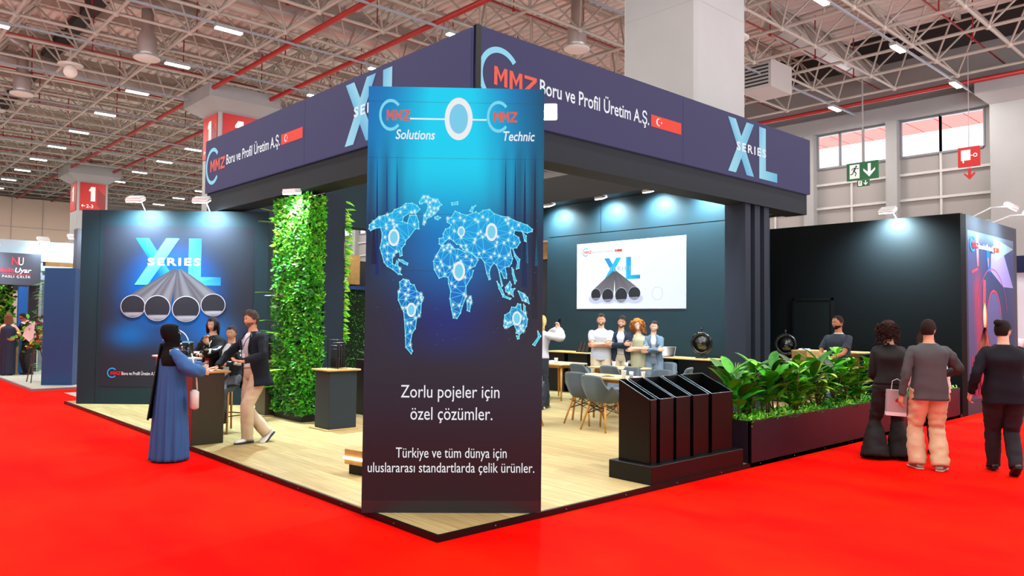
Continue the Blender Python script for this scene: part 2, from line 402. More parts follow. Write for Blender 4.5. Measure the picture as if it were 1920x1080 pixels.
mb.cyl((xw-.4,2.2,0),(xw-.4,2.2,9.7),.04,n=8); mb.cyl((xw-.4,2.2,9.7),(xw-.9,2.2,10.3),.04,n=8); mb.cyl((xw-.9,2.2,10.3),(xw-.9,2.2,10.8),.04,n=8)
struct(mb, 'trim_2', mat('joint grey'))
mb = MB(); w = .6
mb.box((xw-.9,2.75,0),(xw-.02,3.95,9.95)); mb.loft([[V(xw-.9-d,2.75-e,z),V(xw-.02,2.75-e,z),V(xw-.02,3.95+e,z),V(xw-.9-d,3.95+e,z)] for z,d,e in ((9.9,0,0),(10.25,.5,.35),(10.82,.5,.35))])
struct(mb, 'trim_50', WHITE)
GLASS = mat('window glass', (235,240,245), .05, spec=.5)
GLASS.node_tree.nodes['Principled BSDF'].inputs['Transmission Weight'].default_value = 1.
GLASS.node_tree.nodes['Principled BSDF'].inputs['IOR'].default_value = 1.01
y = 4.05; n = 0
MUL = mat('grey window frame', (120,122,126), .5)
while y < 62:
    b0, b1 = y+.35, y+3.35
    q = MB(); q.box((xw-.4,b1+.05,0),(xw-.002,b1+.5,10.1)); struct(q, 'trim_%d' % (60+n), WHITE)
    n += 1
    q = MB()
    for a in (b0-.06, b1-.0, (b0*2+b1)/3 if n > 1 else (b0+b1)/2, (b0+2*b1)/3 if n > 1 else (b0+b1)/2): q.box((xw-.06,a,8.55),(xw+.1,a+.06,10.05))
    q.box((xw-.08,b0,8.5),(xw+.1,b1,8.58)); q.box((xw-.06,b0,10.0),(xw+.1,b1,10.06)); o = struct(q, 'window_%d' % n, MUL)
    q = MB(); q.box((xw+.02,b0,8.58),(xw+.035,b1,10.0)); q.build('glass_pane', GLASS, o)
    q = MB()
    q.box((xw-.1,(b0+b1)/2-.04,3),(xw-.002,(b0+b1)/2+.04,8.5))
    for z in (5.6,6.7,7.75): q.box((xw-.12,b0-.3,z),(xw-.002,b1+.1,z+.1))
    struct(q, 'trim_%d' % (n+2), mat('light girt steel', (186,184,182), .6))
    y += 3.55
mb = MB()
for i in range(60):
    y = 1+1.1*i; mb.box((xw+.35,y,10.2),(xw+3.2,y+1.06,10.28))
struct(mb, 'trim_51', mat('orange painted boards', (176,44,18), .7, var=.1))
L = bpy.data.lights.new('canopy_fill', 'AREA'); L.shape = 'RECTANGLE'; L.size = 3.; L.size_y = 60; L.energy = 3000; L.color = (1,.97,.93)  # unseen fill light added outside to brighten the orange canopy boards
lo = bpy.data.objects.new('canopy_fill', L); COL.objects.link(lo); lo.location = (xw+2.0,32,6.5); lo.rotation_euler = (PI,0,0)
# wall signs
G1 = mat('sign green', (14,92,52), .5); SW = mat('sign white', (240,238,235), .5); R1 = mat('sign red', (178,12,14), .5)
def wall_sign(y0, y1, z0, z1, m, label, draw, name='exit_sign'):
    x = 24.99
    q = MB(); q.use(m); q.box((x,y0,z0),(x+.08,y1,z1)); pl = Plane((x-.002,y1,z0),(0,-1,0),(0,0,1)); q.use(SW); draw(q, pl, y1-y0, z1-z0); q.use(mat('joint grey'))
    q.cyl((x+.04,(y0+y1)/2,z1),(x+.04,(y0+y1)/2,10.9),.012,n=6)
    o = q.build(name); tag(o, label, 'sign')
def arrow(q, pl, cx, cy, s, h=.005): poly(q, pl, [(cx,cy-s),(cx+s*.85,cy-.05*s),(cx+s*.85,cy+.3*s),(cx+s*.22,cy-.25*s),(cx+s*.22,cy+s),(cx-s*.22,cy+s),(cx-s*.22,cy-.25*s),(cx-s*.85,cy+.3*s),(cx-s*.85,cy-.05*s)], h)
def run_man(q, pl, cx, cy, s, h=.009):
    disc2(q, pl, cx+.25*s, cy+.75*s, .14*s, .14*s, h, 14)
    for a, b, w in (((.15,.6),(-.1,.05),.26),((.15,.55),(.5,.35),.1),((.5,.35),(.62,.5),.1),((.1,.55),(-.3,.45),.1),((-.3,.45),(-.45,.2),.1),((-.1,.1),(.25,-.25),.15),((.25,-.25),(.1,-.7),.13),((-.1,.08),(-.3,-.35),.15),((-.3,-.35),(-.65,-.4),.13)):
        line2(q, pl, (cx+a[0]*s,cy+a[1]*s), (cx+b[0]*s,cy+b[1]*s), w*s, h)
def draw_exit(q, pl, w, h):
    poly(q, pl, [(.1*w,.1*h),(.42*w,.1*h),(.42*w,.9*h),(.1*w,.9*h)], .004); arrow(q, pl, .73*w, .5*h, .38*h)
    q.use(mat('sign dark green', (8,50,30), .5)); run_man(q, pl, .26*w, .5*h, .38*h)
_s = lambda x, y, X: None
wall_sign(6.61, 7.76, 7.04, 7.70, G1, 'large green exit sign with running figure and white down arrow below the windows', draw_exit)
wall_sign(6.94, 7.37, 6.79, 7.02, G1, 'small green exit sign hanging right under the large one', draw_exit)
def draw_hose(q, pl, w, h):
    q.use(SW); poly(q, pl, [(.15*w,.32*h),(.22*w,.32*h),(.22*w,.2*h),(.28*w,.2*h),(.28*w,.32*h),(.58*w,.32*h),(.58*w,.85*h),(.15*w,.85*h)], .004); line2(q, pl, (.58*w,.55*h),(.75*w,.55*h),.03*w,.004)
    ring2(q, pl, .8*w, .55*h, .1*w, .1*w, .6, .004)
wall_sign(3.3, 3.96, 7.03, 7.70, R1, 'red fire hose sign with white cabinet symbol beside the right pier', draw_hose, 'fire_hose_sign')
q = MB(); pl = Plane((24.99,3.8,6.55),(0,-1,0),(0,0,1)); arrow(q, pl, .19, .22, .19, .004); mod_solid(q.build('arrow_plate', R1, bpy.data.objects['fire_hose_sign']), .04)
q = MB(); q.cyl((25.01,3.61,6.7),(25.01,3.61,7.05),.01,n=6); q.build('arrow_hanger', mat('joint grey'), bpy.data.objects['fire_hose_sign'])
# far and left walls
mb = MB(); mb.box((-30,66,0),(29.4,66.3,13.4)); struct(mb, 'wall_back', mat('far wall grey', (150,142,138), .8))
mb = MB(); mb.box((-30.3,20,0),(-30,66,13.4)); struct(mb, 'wall_left', mat('far wall grey'))
mb = MB(); mb.box((-30,64.5,0),(12.3,65.95,10.7)); mb.box((12.3,64.5,0),(14.9,65.95,8.6))
struct(mb, 'wall_back', mat('cream wall panel', (190,168,152), .7))
mb = MB()
for k in range(16): mb.box((-20+2.1*k,64.45,0),(-20+2.1*k+.04,64.5,10.7))
for z in (6.3,8.4): mb.box((-30,64.45,z),(12.3,64.5,z+.04))
struct(mb, 'trim_30', mat('joint grey'))
mb = MB(); mb.box((3.5,64.4,3.5),(9.7,64.5,6.4)); struct(mb, 'window_40', mat('dark glazing', (28,24,24), .2))
mb = MB(); mb.box((14.9,62,0),(16.6,65.9,6.1)); struct(mb, 'wall_back', mat('cream wall panel'))
q = MB(); x0 = 12.3; q.use(R1); q.box((12.5,64.3,6.0),(14.5,64.5,7.7)); pl = Plane((12.5,64.3,6.0),(1,0,0),(0,0,1)); draw_hose(q, pl, 2.0, 1.7); q.use(R1)
pl = Plane((12.9,64.3,4.8),(1,0,0),(0,0,1)); arrow(q, pl, .6, .5, .45, .002); o = q.build('fire_hose_sign'); tag(o, 'small distant red fire hose sign with arrow at the far left wall', 'sign')
q = MB()
q.box((20.9,8.6,10.0),(22.4,9.7,11.0)); o = q.build('air_handling_unit', mat('air unit grey', (178,172,168), .5)); q = MB(); q.use(DK)
for k in range(6): q.box((20.86,8.7,10.12+.13*k),(20.9,9.6,10.17+.13*k))
q.build('vent_grille', None, o); tag(o, 'square grey air handling unit hung under the truss at upper right', 'air unit')
# ------------------------------------------------------------------ the stand: platform, walls, canopy, screens
ANTH = mat('anthracite stand wall', (26,46,55), .6, spec=.2, var=.04, vscale=2)
BLK = mat('black laminate', (12,13,15), .38, spec=.25)
BLKM = mat('matt black', (14,15,17), .6)
FASC = mat('dark fascia', (28,35,43), .6, spec=.15)
def wood_mat(name, c1, c2, c3, rot=0., plank=(1.2,.14), rough=.42):
    m = mat(name, c2, rough, spec=.4); nt = m.node_tree; b = nt.nodes['Principled BSDF']; tc = nt.nodes.new('ShaderNodeTexCoord')
    mp = nt.nodes.new('ShaderNodeMapping'); mp.inputs['Rotation'].default_value = (0,0,rot); nt.links.new(tc.outputs['Object'], mp.inputs[0])
    br = nt.nodes.new('ShaderNodeTexBrick'); br.inputs['Scale'].default_value = 1.; br.inputs['Brick Width'].default_value = plank[0]; br.inputs['Row Height'].default_value = plank[1]
    br.inputs['Mortar Size'].default_value = .0015; br.inputs['Color1'].default_value = (*srgb(c1),1); br.inputs['Color2'].default_value = (*srgb(c2),1); br.inputs['Mortar'].default_value = (*srgb(c3),1); br.inputs['Bias'].default_value = 0
    nt.links.new(mp.outputs[0], br.inputs['Vector'])
    m2 = nt.nodes.new('ShaderNodeMapping'); m2.inputs['Scale'].default_value = (1.2,22,8); nt.links.new(mp.outputs[0], m2.inputs[0])
    n = nt.nodes.new('ShaderNodeTexNoise'); n.inputs['Scale'].default_value = 1.6; n.inputs['Detail'].default_value = 5; nt.links.new(m2.outputs[0], n.inputs['Vector'])
    r = nt.nodes.new('ShaderNodeValToRGB'); r.color_ramp.elements[0].position = .35; r.color_ramp.elements[1].position = .65
    r.color_ramp.elements[0].color = (.62,.6,.56,1); r.color_ramp.elements[1].color = (1,1,1,1); nt.links.new(n.outputs['Fac'], r.inputs[0])
    mx = nt.nodes.new('ShaderNodeMix'); mx.data_type = 'RGBA'; mx.blend_type = 'MULTIPLY'; mx.inputs[0].default_value = .8
    nt.links.new(br.outputs['Color'], mx.inputs[6]); nt.links.new(r.outputs[0], mx.inputs[7]); nt.links.new(mx.outputs[2], b.inputs['Base Color']); return m
FLOORW = wood_mat('oak plank floor', (204,184,130), (186,162,110), (112,94,60), PI/2)
OAK = mat('oak veneer', (196,156,92), .45, var=.12, vscale=9)
LEG = mat('beech leg wood', (206,146,66), .4, var=.1, vscale=14)
# platform
pf = empty('stand_platform', (6,6,0), 0, 'raised oak plank floor of the dark stand with black edge on red carpet', 'platform')
q = MB(); q.box((-5.97,-5.97,0),(6.1,5.97,.05)); q.build('plank_floor', FLOORW, pf)
q = MB(); q.box((-6,-6,0),(6.1,-5.97,.053)); q.box((-6,-5.97,0),(-5.97,6,.053)); q.build('edge_trim', BLK, pf)
q = MB()
for k in range(14): q.ball((-5.4+k*.85,-6.003,.03),.005,6,4); q.ball((-6.003,-5.4+k*.85,.03),.005,6,4)
q.build('trim_screws', mat('steel screw',(200,200,200),.3,metal=1.), pf)['kind'] = 'stuff'

# spotlight fixtures
HEAD = mat('white fixture body', (225,228,230), .35)
LENS = emat('cold led lens', (235,252,255), 60.)
nsp = [0]
def spot(loc, aim, label, energy=260, angle=110, blend=.9, arm=None, size=.16, col=(.66,.93,1.), lit=True, group=None, head=.11, soft=.05):
    o = empty('spotlight', loc, 0, label, 'spotlight', group); p = V(*loc); d = (V(*aim)-p).normalized()
    M = d.to_track_quat('-Z','Y').to_matrix().to_4x4()
    q = MB(); q.bbox((-head,-head*.7,.0),(head,head*.7,.05),.012,M); 
    for k in range(5): q.box((-head*.9,-head*.6+k*head*.28,.05),(head*.9,-head*.56+k*head*.28,.075),M)
    lh_ = q.build('lamp_head', HEAD, o)
    q = MB(); q.box((-head*.9,-head*.6,-.012),(head*.9,head*.6,0),M); q.build('lens', LENS, lh_)
    if arm:
        q = MB(); a = V(*arm)-p; m = V(a.x,a.y,a.z)*.5; m.z = max(0, a.z)+.03; q.tube([M @ V(0,0,.03), m, a], .012, 6); q.build('arm', mat('arm steel',(170,172,175),.4), o)
    if lit:
        L = bpy.data.lights.new('spot_beam', 'SPOT'); L.energy = energy; L.spot_size = math.radians(angle); L.spot_blend = blend; L.color = col; L.shadow_soft_size = soft
        lo = bpy.data.objects.new('spot_beam', L); COL.objects.link(lo); lo.parent = o
        lo.matrix_local = Matrix.Translation(d*.04) @ M
    return o

# --- TV wall, storage box, black right wall
Z0 = .05
g = empty('screen_wall', (9.9,3.51,Z0), 0, 'dark teal partition wall carrying the large white screen', 'partition')
q = MB(); q.box((0,0,0),(.06,5.16,4.75)); q.build('wall_panel', ANTH, g)
q = MB(); q.box((0,5.16,3.68),(.06,6.4,4.75)); q.build('upper_band', ANTH, g)
q = MB(); q.box((-.006,.06,3.72),(0,5.1,3.73)); q.box((-.006,.03,0),(0,.04,3.73)); q.box((-.005,3.4,3.73),(0,3.41,4.7)); q.build('panel_seam', BLK, g)
q = MB(); q.box((.06,0,0),(1.6,.06,4.75)); q.build('side_panel', ANTH, g)
g = empty('black_partition', (12.11,2,0), 0, 'tall black partition wall behind the planters with a closed door', 'partition')
q = MB(); q.box((0,-2.0,0),(.3,6.5,3.8)); q.build('wall_panel', mat('black painted wall',(8,12,15),.7,spec=.1), g)
q = MB(); q.box((-.012,.46,.05),(0,1.26,2.19)); dr = q.build('door', mat('near black door',(13,17,20),.7,spec=.1), g)
q = MB(); q.box((-.02,1.26,.05),(0,1.31,2.24)); q.box((-.02,.41,.05),(0,.46,2.24)); q.box((-.02,.41,2.19),(0,1.31,2.24)); q.build('door_frame', BLK, g)
q = MB(); q.cyl((-.03,.56,1.05),(-.06,.56,1.05),.012); q.cyl((-.06,.56,1.05),(-.06,.68,1.05),.01); q.build('door_handle', mat('steel screw'), dr)

# --- canopy ring
g = empty('canopy_frame', (2,2,0), 0, 'dark rectangular canopy ring that carries the lit header screens', 'canopy')
def beam(name, a, b, m=FASC): q = MB(); q.box(a, b); q.build(name, m, g)
beam('front_fascia', (.04,.04,3.76-0), (8.2,.46,4.15)); beam('front_back_panel', (.06,.1,4.15),(8.2,.2,5.16), BLKM)
beam('left_fascia', (.04,.46,3.76), (.46,8.38,4.15)); beam('left_back_panel', (.1,.2,4.15),(.2,8.38,5.16), BLKM)
beam('end_beam', (7.86,.46,3.78), (8.2,1.45,4.15)); beam('inner_beam', (7.35,1.5,4.53), (7.89,8.38,5.14), BLKM)
beam('rear_beam', (.46,7.95,3.72), (7.35,8.38,5.1), ANTH)
beam('end_beam_top', (7.95,.46,4.15), (8.2,1.45,5.1), BLKM)
q = MB(); q.box((-.02,-.02,4.14),(.045,.045,5.19)); q.build('corner_post', BLK, g)
# fins under the right part
for i in range(3):
    a = 6.1+i*.315; q = MB(); q.box((a,.1,Z0),(a+.17,.5,3.77)); o = q.build('support_fin', mat('fin anthracite',(42,50,64),.6,spec=.15)); o.location = (2,2,0)
    tag(o, ('leftmost','middle','rightmost')[i]+' of three dark vertical fins carrying the right header end', 'support fin', 'dark support fins')

# --- header screens
SCR = mat('header screen face', (5,5,7), .6, spec=.08, emit=(72,68,104), es=1.1)
XLM = artmat('header lettering', True, 1.)
C_BLUE = srgb(150,222,248); C_RED = srgb(255,96,70); C_WHITE = srgb(250,250,255); C_XL = srgb(128,206,238)
def logo_c(q, pl, cx, cy, rx, ry, w, h, col): ring2(q, pl, cx, cy, rx, ry, w, h, math.radians(42), math.radians(318), 40, col)
def xl_poly(q, pl, x0, x1, y0, y1, lx0, lx1, sw, col, h=.006):
    """the letters X and L; sw = stroke width"""
    W = x1-x0; m = (x0+x1)/2; my = (y0+y1)/2
    poly(q, pl, [(x0,y1),(x0+sw,y1),(x1,y0),(x1-sw,y0)], h, col)
    poly(q, pl, [(x1,y1),(x0+sw,y0),(x0,y0),(x1-sw,y1)], h+.001, col)
    poly(q, pl, [(lx0,y1),(lx0+sw*.95,y1),(lx0+sw*.95,y0+(y1-y0)*.175),(lx1,y0+(y1-y0)*.175),(lx1,y0),(lx0,y0)], h, col)
def flag(q, pl, x0, x1, y0, y1, h=.006, red=srgb(255,62,40)):
    poly(q, pl, [(x0,y0),(x1,y0),(x1,y1),(x0,y1)], h, red); H = y1-y0; cx, cy = x0+H*1.0, (y0+y1)/2
    disc2(q, pl, cx, cy, H*.33, H*.33, h+.003, 24, C_WHITE); disc2(q, pl, cx+H*.09, cy, H*.26, H*.26, h+.006, 24, red)
    s = []
    for k in range(10):
        r = H*(.13 if k % 2 == 0 else .052); t = PI+k*PI/5; s.append((cx+H*.36+r*math.cos(t), cy+r*math.sin(t)))
    poly(q, pl, s, h+.008, C_WHITE)
def mmz(q, pl, x0, x1, base, cap, h, col=C_RED):
    w = (x1-x0)*.3; g = (x1-x0)*.05; s = w*.24; H = cap
    for k in (0, 1):
        a = x0+k*(w+g)
        poly(q, pl, [(a,base),(a,base+H),(a+s,base+H),(a+s,base)], h, col); poly(q, pl, [(a+w-s,base),(a+w-s,base+H),(a+w,base+H),(a+w,base)], h, col)
        poly(q, pl, [(a+s,base+H),(a+w/2,base+H*.52),(a+w-s,base+H),(a+w-s,base+H*.7),(a+w/2,base+H*.2),(a+s,base+H*.7)], h, col)
    a = x0+2*(w+g); poly(q, pl, [(a,base+H),(x1,base+H),(x1,base+H*.8),(a+s*1.3,base+H*.19),(x1,base+H*.19),(x1,base),(a,base),(a,base+H*.2),(x1-s*1.3,base+H*.81),(a,base+H*.81)], h, col)
def header(pl, side, label):
    o = empty('header_screen', pl.o, 0, label, 'led header'); P = Plane((0,0,0), pl.u, pl.v)
    for nm, a, b in (('screen_panel',-.02,4.12),('screen_panel',4.135,8.26)):
        q = MB(); q.use(SCR); n = P.n
        vs = [P.p(x,y,h) for h in (-.06,0) for y in (0,1.04) for x in (a,b)]
        q.add(vs, [(0,2,3,1),(4,5,7,6),(0,1,5,4),(2,6,7,3),(0,4,6,2),(1,3,7,5)]); q.build(nm, SCR, o)
    colx = lambda x, y: mixc(srgb(96,186,228), srgb(168,228,246), .5+.5*math.sin(x*6+y*5))
    q = MB(); logo_c(q, P, .36, .495, .345, .36, .8, .005, C_BLUE); mmz(q, P, .26, .97, .385, .225, .009); q.build('logo_mark', XLM, o, art=True)
    q = MB(); text(q, P, 'Boru ve Profil Üretim A.Ş.', 1.03, 3.27, .435, .18, .006, bold=.012, col=C_WHITE); q.build('company_lettering', XLM, o, art=True)
    q = MB(); flag(q, P, 3.32, 4.07, .43, .605); q.build('flag_emblem', XLM, o, art=True)
    q = MB(); xl_poly(q, P, 5.39, 6.2, .065, .97, 6.38, 7.0, .235, colx); text(q, P, 'SERIES', 5.64, 6.6, .455, .135, .012, bold=.02, space=1.25, col=C_WHITE); q.build('series_lettering', XLM, o, art=True)
header(Plane((2,2,4.15),(1,0,0),(0,0,1)), 0, 'long lit header screen over the right side, XL SERIES at its right end')
header(Plane((2,10.4-.02,4.15),(0,-1,0),(0,0,1)), 1, 'long lit header screen over the left side, its XL letters partly behind the totem')

# --- the corner totem screen
tp0, tp1 = V(-.07,1.0,0), V(1.11,-.02,0); tu = (tp1-tp0).normalized(); TW = (tp1-tp0).length
tot = empty('screen_totem', (tp0+V(0,0,Z0)), 0, 'tall glowing totem screen with world map standing on the platform corner', 'totem')
TP = Plane((0,0,0), tu, (0,0,1)); TH = 3.74; TB = .105
def tbox(name, a, b, m):
    q = MB(); vs = [TP.p(x,y,h) for h in (a[2],b[2]) for y in (a[1],b[1]) for x in (a[0],b[0])]
    q.add(vs, [(0,2,3,1),(4,5,7,6),(0,1,5,4),(2,6,7,3),(0,4,6,2),(1,3,7,5)]); return q.build(name, m, tot)
tbox('base', (0,0,-.32), (TW,TB,.0), mat('totem base grey',(36,42,48),.4)); tbox('cabinet', (0,TB,-.3), (TW,TH,-.012), BLKM)
def tuv(px, py):
    """a spot of the screen picture, in picture dots, to metres on the screen"""
    t = (py-163)/(961-163); l = lerp(690,678,t); r = lerp(1017,1014,t); return (px-l)/(r-l)*TW, TH*(1-t)
def totem_col(x, y):
    u = x/TW; v = y/TH; top = (165+(1-v)*796)
    cyan = srgb(0,218,255); blue = srgb(0,112,190); deep = srgb(22,44,120); dk = srgb(42,40,54); bot = srgb(44,26,32)
    d = abs(u-.47); beam = min(1,1.25*math.exp(-(d/(.24+.3*(1-v)*1.3))**2))
    c = mixc(blue if u < .75 else mixc(blue, srgb(0,82,118), (u-.75)*4), cyan, beam)
    c = mixc(c, mixc(srgb(36,44,62), srgb(0,124,205), math.exp(-(d/.3)**2)), sstep(300,460,top))
    c = mixc(c, mixc(dk, deep, math.exp(-(d/.24)**2)), sstep(450,610,top))
    c = mixc(c, dk, sstep(600,700,top)); c = mixc(c, bot, sstep(690,900,top))
    s = .5+.5*math.sin(u*75); k = sstep(240,330,top)*(1-sstep(470,540,top))*sstep(.18,.4,d)
    return mixc(c, mixc(c, srgb(10,22,60), .55), k*s)
SCREEN = artmat('totem screen picture', True, 1.0, .25)
q = MB(); artgrid(q, TP, 0, TW, TB, TH, 60, 90, totem_col, 0); q.build('screen_face', SCREEN, tot, art=True)
q = MB()
for px0, w, y0, y1, c in [(706,3,285,520,(4,40,110)),(724,3,285,470,(10,60,140)),(743,3,290,430,(10,74,160)),(700,5,400,500,(18,28,60)),(945,4,290,480,(8,60,130)),(963,4,290,500,(6,50,120)),(981,5,285,540,(14,40,84)),(1000,6,285,600,(28,34,52)),(985,3,430,495,(10,110,140)),(1003,3,440,500,(10,100,130)),]:
    a, b, c2 = tuv(px0, y0), tuv(px0-w, y1), tuv(px0+w, y1); poly(q, TP, [a, b, c2] if y1 < 480 or px0 > 940 or px0 < 750 else [tuv(px0,y1), tuv(px0+w,y0), tuv(px0-w,y0)], .002, srgb(c))
q.build('light_rays', SCREEN, tot, art=True)
A = lambda l: [(700+x/6.75, 360+y/6.75) for x, y in l]
B = lambda l: [(860+x/6.75, 380+y/6.75) for x, y in l]
C = lambda l: [(730+x/6, 500+y/6) for x, y in l]
D = lambda l: [(900+x/5.4, 480+y/5.4) for x, y in l]
LANDS = [
 (26, A([(-60,500),(-55,450),(0,400),(60,345),(130,325),(230,290),(260,250),(340,220),(400,170),(480,165),(540,195),(575,240),(520,300),(460,280),(370,340),(360,400),(420,420),(450,320),(530,320),(560,400),(565,490),(520,490),(440,600),(400,640),(390,690),(350,740),(355,830),(330,840),(320,780),(260,810),(235,860),(235,940),(270,960),(290,900),(305,920),(300,960),(330,1000),(330,1060),(350,1075),(310,1070),(240,1010),(170,970),(130,920),(100,810),(80,740),(100,640),(105,560),(85,480),(20,490),(-40,520)])),
 (0, A([(310,880),(360,890),(425,930),(420,950),(380,935),(320,900)])),
 (14, A([(570,150),(600,95),(640,70),(700,90),(740,110),(800,110),(820,150),(850,180),(820,200),(810,240),(770,290),(720,330),(660,360),(630,440),(615,430),(630,320),(670,250),(680,180),(650,140),(600,170),(575,170)])),
 (0, A([(765,340),(800,325),(835,345),(800,370),(770,360)])), (0, A([(975,155),(1050,140),(1050,170),(980,180)])), (0, B([(125,120),(150,70),(195,50),(165,85),(155,130)])),
 (44, A([(920,400),(920,350),(970,340),(1020,260),(1075,280)])+B([(0,155),(90,175),(200,130),(240,150),(290,110),(370,95),(430,150),(520,180),(600,190),(680,230),(760,260),(850,290),(915,345),(910,370),(850,390),(780,370),(690,360),(680,410),(740,450),(760,510),(715,580),(640,590),(640,640),(665,720),(650,780),(620,820),(570,830),(590,920),(590,970),(560,970),(520,880),(500,900),(540,1060),(530,1075),(490,870),(460,800),(430,780),(390,830),(370,910),(385,980),(370,990),(340,910),(310,770),(270,715),(220,715),(150,650),(40,610),(0,550)])+A([(1040,680),(1000,640),(950,600),(900,640),(850,698),(820,680),(820,610),(870,600),(870,550),(900,490),(950,470),(970,430)])),
 (30, A([(850,705),(960,680),(1010,740),(1060,740)])+B([(60,640),(150,660),(230,740),(190,820),(110,860),(170,880),(150,960)])+C([(930,60),(900,150),(850,240),(850,360),(810,460),(790,540),(750,600),(710,595),(690,500),(670,380),(680,300),(655,210),(650,140),(600,130),(550,150),(500,60)])+A([(760,1000),(750,900),(800,800),(840,730)])),
 (3, C([(865,400),(905,350),(915,400),(890,520),(865,510)])),
 (22, C([(110,200),(150,165),(210,180),(230,220),(270,230),(300,300),(350,330),(375,370),(350,440),(345,540),(330,575),(300,600),(285,720),(250,770),(235,850),(230,910),(255,970),(240,1000),(180,930),(175,800),(165,620),(155,530),(130,480),(95,400),(95,310),(115,270)])),
 (14, D([(230,720),(240,610),(290,580),(310,530),(350,530),(370,495),(400,500),(405,560),(430,580),(430,500),(445,520),(450,600),(470,650),(460,720),(430,770),(390,805),(355,790),(360,760),(330,700),(280,730),(240,740)])),
 (0, D([(575,770),(605,820),(545,915),(525,905),(580,830)])), (0, D([(360,820),(385,820),(385,845),(370,850)])), (0, D([(160,270),(180,300),(215,360),(230,400),(210,400),(180,340)])), (0, D([(215,405),(300,440),(290,450),(220,425)])),
 (2, D([(245,330),(290,270),(305,300),(290,390),(250,370)])), (0, D([(305,345),(340,340),(320,370),(325,420),(305,400)])), (2, D([(375,365),(430,390),(470,430),(485,490),(450,470),(415,460)])), (0, D([(310,130),(325,150),(335,210),(355,260),(340,290),(330,250),(315,190)])),
 (0, B([(670,600),(700,670),(755,730),(745,840),(715,850),(730,760),(690,690)])), (0, B([(790,380),(835,430),(835,500),(815,490)]))]
def inside(p, P):
    c = False; j = len(P)-1
    for i in range(len(P)):
        if (P[i][1] > p[1]) != (P[j][1] > p[1]) and p[0] < (P[j][0]-P[i][0])*(p[1]-P[i][1])/(P[j][1]-P[i][1])+P[i][0]: c = not c
        j = i
    return c
rng = random.Random(5); q = MB(); ql = MB(); LC = srgb(70,226,255); NC = srgb(225,250,255)
for n, Pp in LANDS:
    uv = [tuv(*p) for p in Pp]
    xs_ = [p[0] for p in Pp]; ys_ = [p[1] for p in Pp]
    def lc(x, y):
        v = 1-y/TH; return mixc(srgb(0,190,250), srgb(0,80,205), (v-.25)*4) if v < .5 else srgb(0,96,190)
    def lc2(x, y): return mixc(lc(x, y), srgb(60,205,250), .5) if n == 0 else mixc(lc(x,y), srgb(60,200,250), .35 if n in (14,3,2) else .12)
    poly(q, TP, uv, .004, lc2)
    ins = []; tries = 0
    while len(ins) < n and tries < 3000:
        tries += 1; p = (rng.uniform(min(xs_), max(xs_)), rng.uniform(min(ys_), max(ys_)))
        if inside(p, Pp) and all(math.dist(p, k) > 5 for k in ins): ins.append(p)
    allp = list(Pp)+ins; r = geometry.delaunay_2d_cdt([V(x, y) if False else Vector((x, y)) for x, y in allp], [(i, (i+1) % len(Pp)) for i in range(len(Pp))], [], 0, 1e-4)
    for a, b in r[1]:
        pa, pb = r[0][a], r[0][b]; m = ((pa[0]+pb[0])/2, (pa[1]+pb[1])/2)
        bd = a < len(Pp) and b < len(Pp) and abs(a-b) in (1, len(Pp)-1)
        if bd or inside(m, Pp): line2(ql, TP, tuv(*pa), tuv(*pb), .0075 if bd else .0045, .006, LC if not bd else srgb(120,236,255))
    for p in Pp: c = tuv(*p); disc2(ql, TP, c[0], c[1], .0065, .0075, .007, 6, srgb(170,240,255))
    for p in ins:
        c = tuv(*p); disc2(ql, TP, c[0], c[1], .010, .012, .008, 8, NC)
        for k in range(4): line2(ql, TP, (c[0]-.02*math.cos(k*PI/4),c[1]-.024*math.sin(k*PI/4)), (c[0]+.02*math.cos(k*PI/4),c[1]+.024*math.sin(k*PI/4)), .003, .0075, srgb(180,242,255))
for k in range(60):
    c = tuv(rng.uniform(700,1005), rng.uniform(350,650)); disc2(ql, TP, c[0], c[1], .003, .0035, .003, 6, srgb(20,140,230))
q.build('world_map', SCREEN, tot, art=True); ql.build('map_network', SCREEN, tot, art=True)
for px, py, rx, ry in ((737.3,449.6,10.5,16.3),(862.5,437,6.8,10),(919,437,10.8,17),(858.5,511.5,11.5,18.2),(770,585,8.6,13.4),(967,599,8.6,13.4)):
    q = MB(); c = tuv(px, py); k = TW/330; disc2(q, TP, c[0], c[1], rx*k, ry*k, .010, 28, C_WHITE); disc2(q, TP, c[0], c[1], rx*k*.68, ry*k*.72, .012, 28, srgb(124,220,250)); q.build('map_marker', SCREEN, tot, art=True)
def tx(s, x0, x1, base, cap, bold=0., shear=0., col=C_WHITE, sp=1.):
    a = tuv(x0, base); b = tuv(x1, base); t = tuv(x0, base-cap); text(q, TP, s, a[0], b[0], a[1], t[1]-a[1], .01, bold=bold, shear=shear, col=col, space=sp)
for t_ in (('Zorlu pojeler için', 751, 935, 748, 23), ('özel çözümler.', 769, 922, 789, 23.5), ('Türkiye ve tüm dünya için', 742, 949, 859, 18.5), ('uluslararası standartlarda çelik ürünler.', 690, 1001, 886, 18), ('Solutions', 740, 813, 263, 17.5, .015, .2), ('Technic', 940, 999, 263, 17.5, .015, .2)):
    q = MB(); tx(*t_); q.build('totem_lettering', SCREEN, tot, art=True)
q = MB(); k = TW/328
for cx, m0, m1 in ((731,723.5,767),(931,922.5,966)):
    c = tuv(cx, 217.5); logo_c(q, TP, c[0], c[1], 21.5*k, 30*k, .8, .008, srgb(132,226,250)); a = tuv(m0,228); b = tuv(m1,228); mmz(q, TP, a[0], b[0], a[1], 19.5*k, .012, srgb(255,90,60))
line2(q, TP, tuv(766,224), tuv(833,224), .014, .008, C_WHITE); line2(q, TP, tuv(881,224), tuv(909,224), .014, .008, C_WHITE)
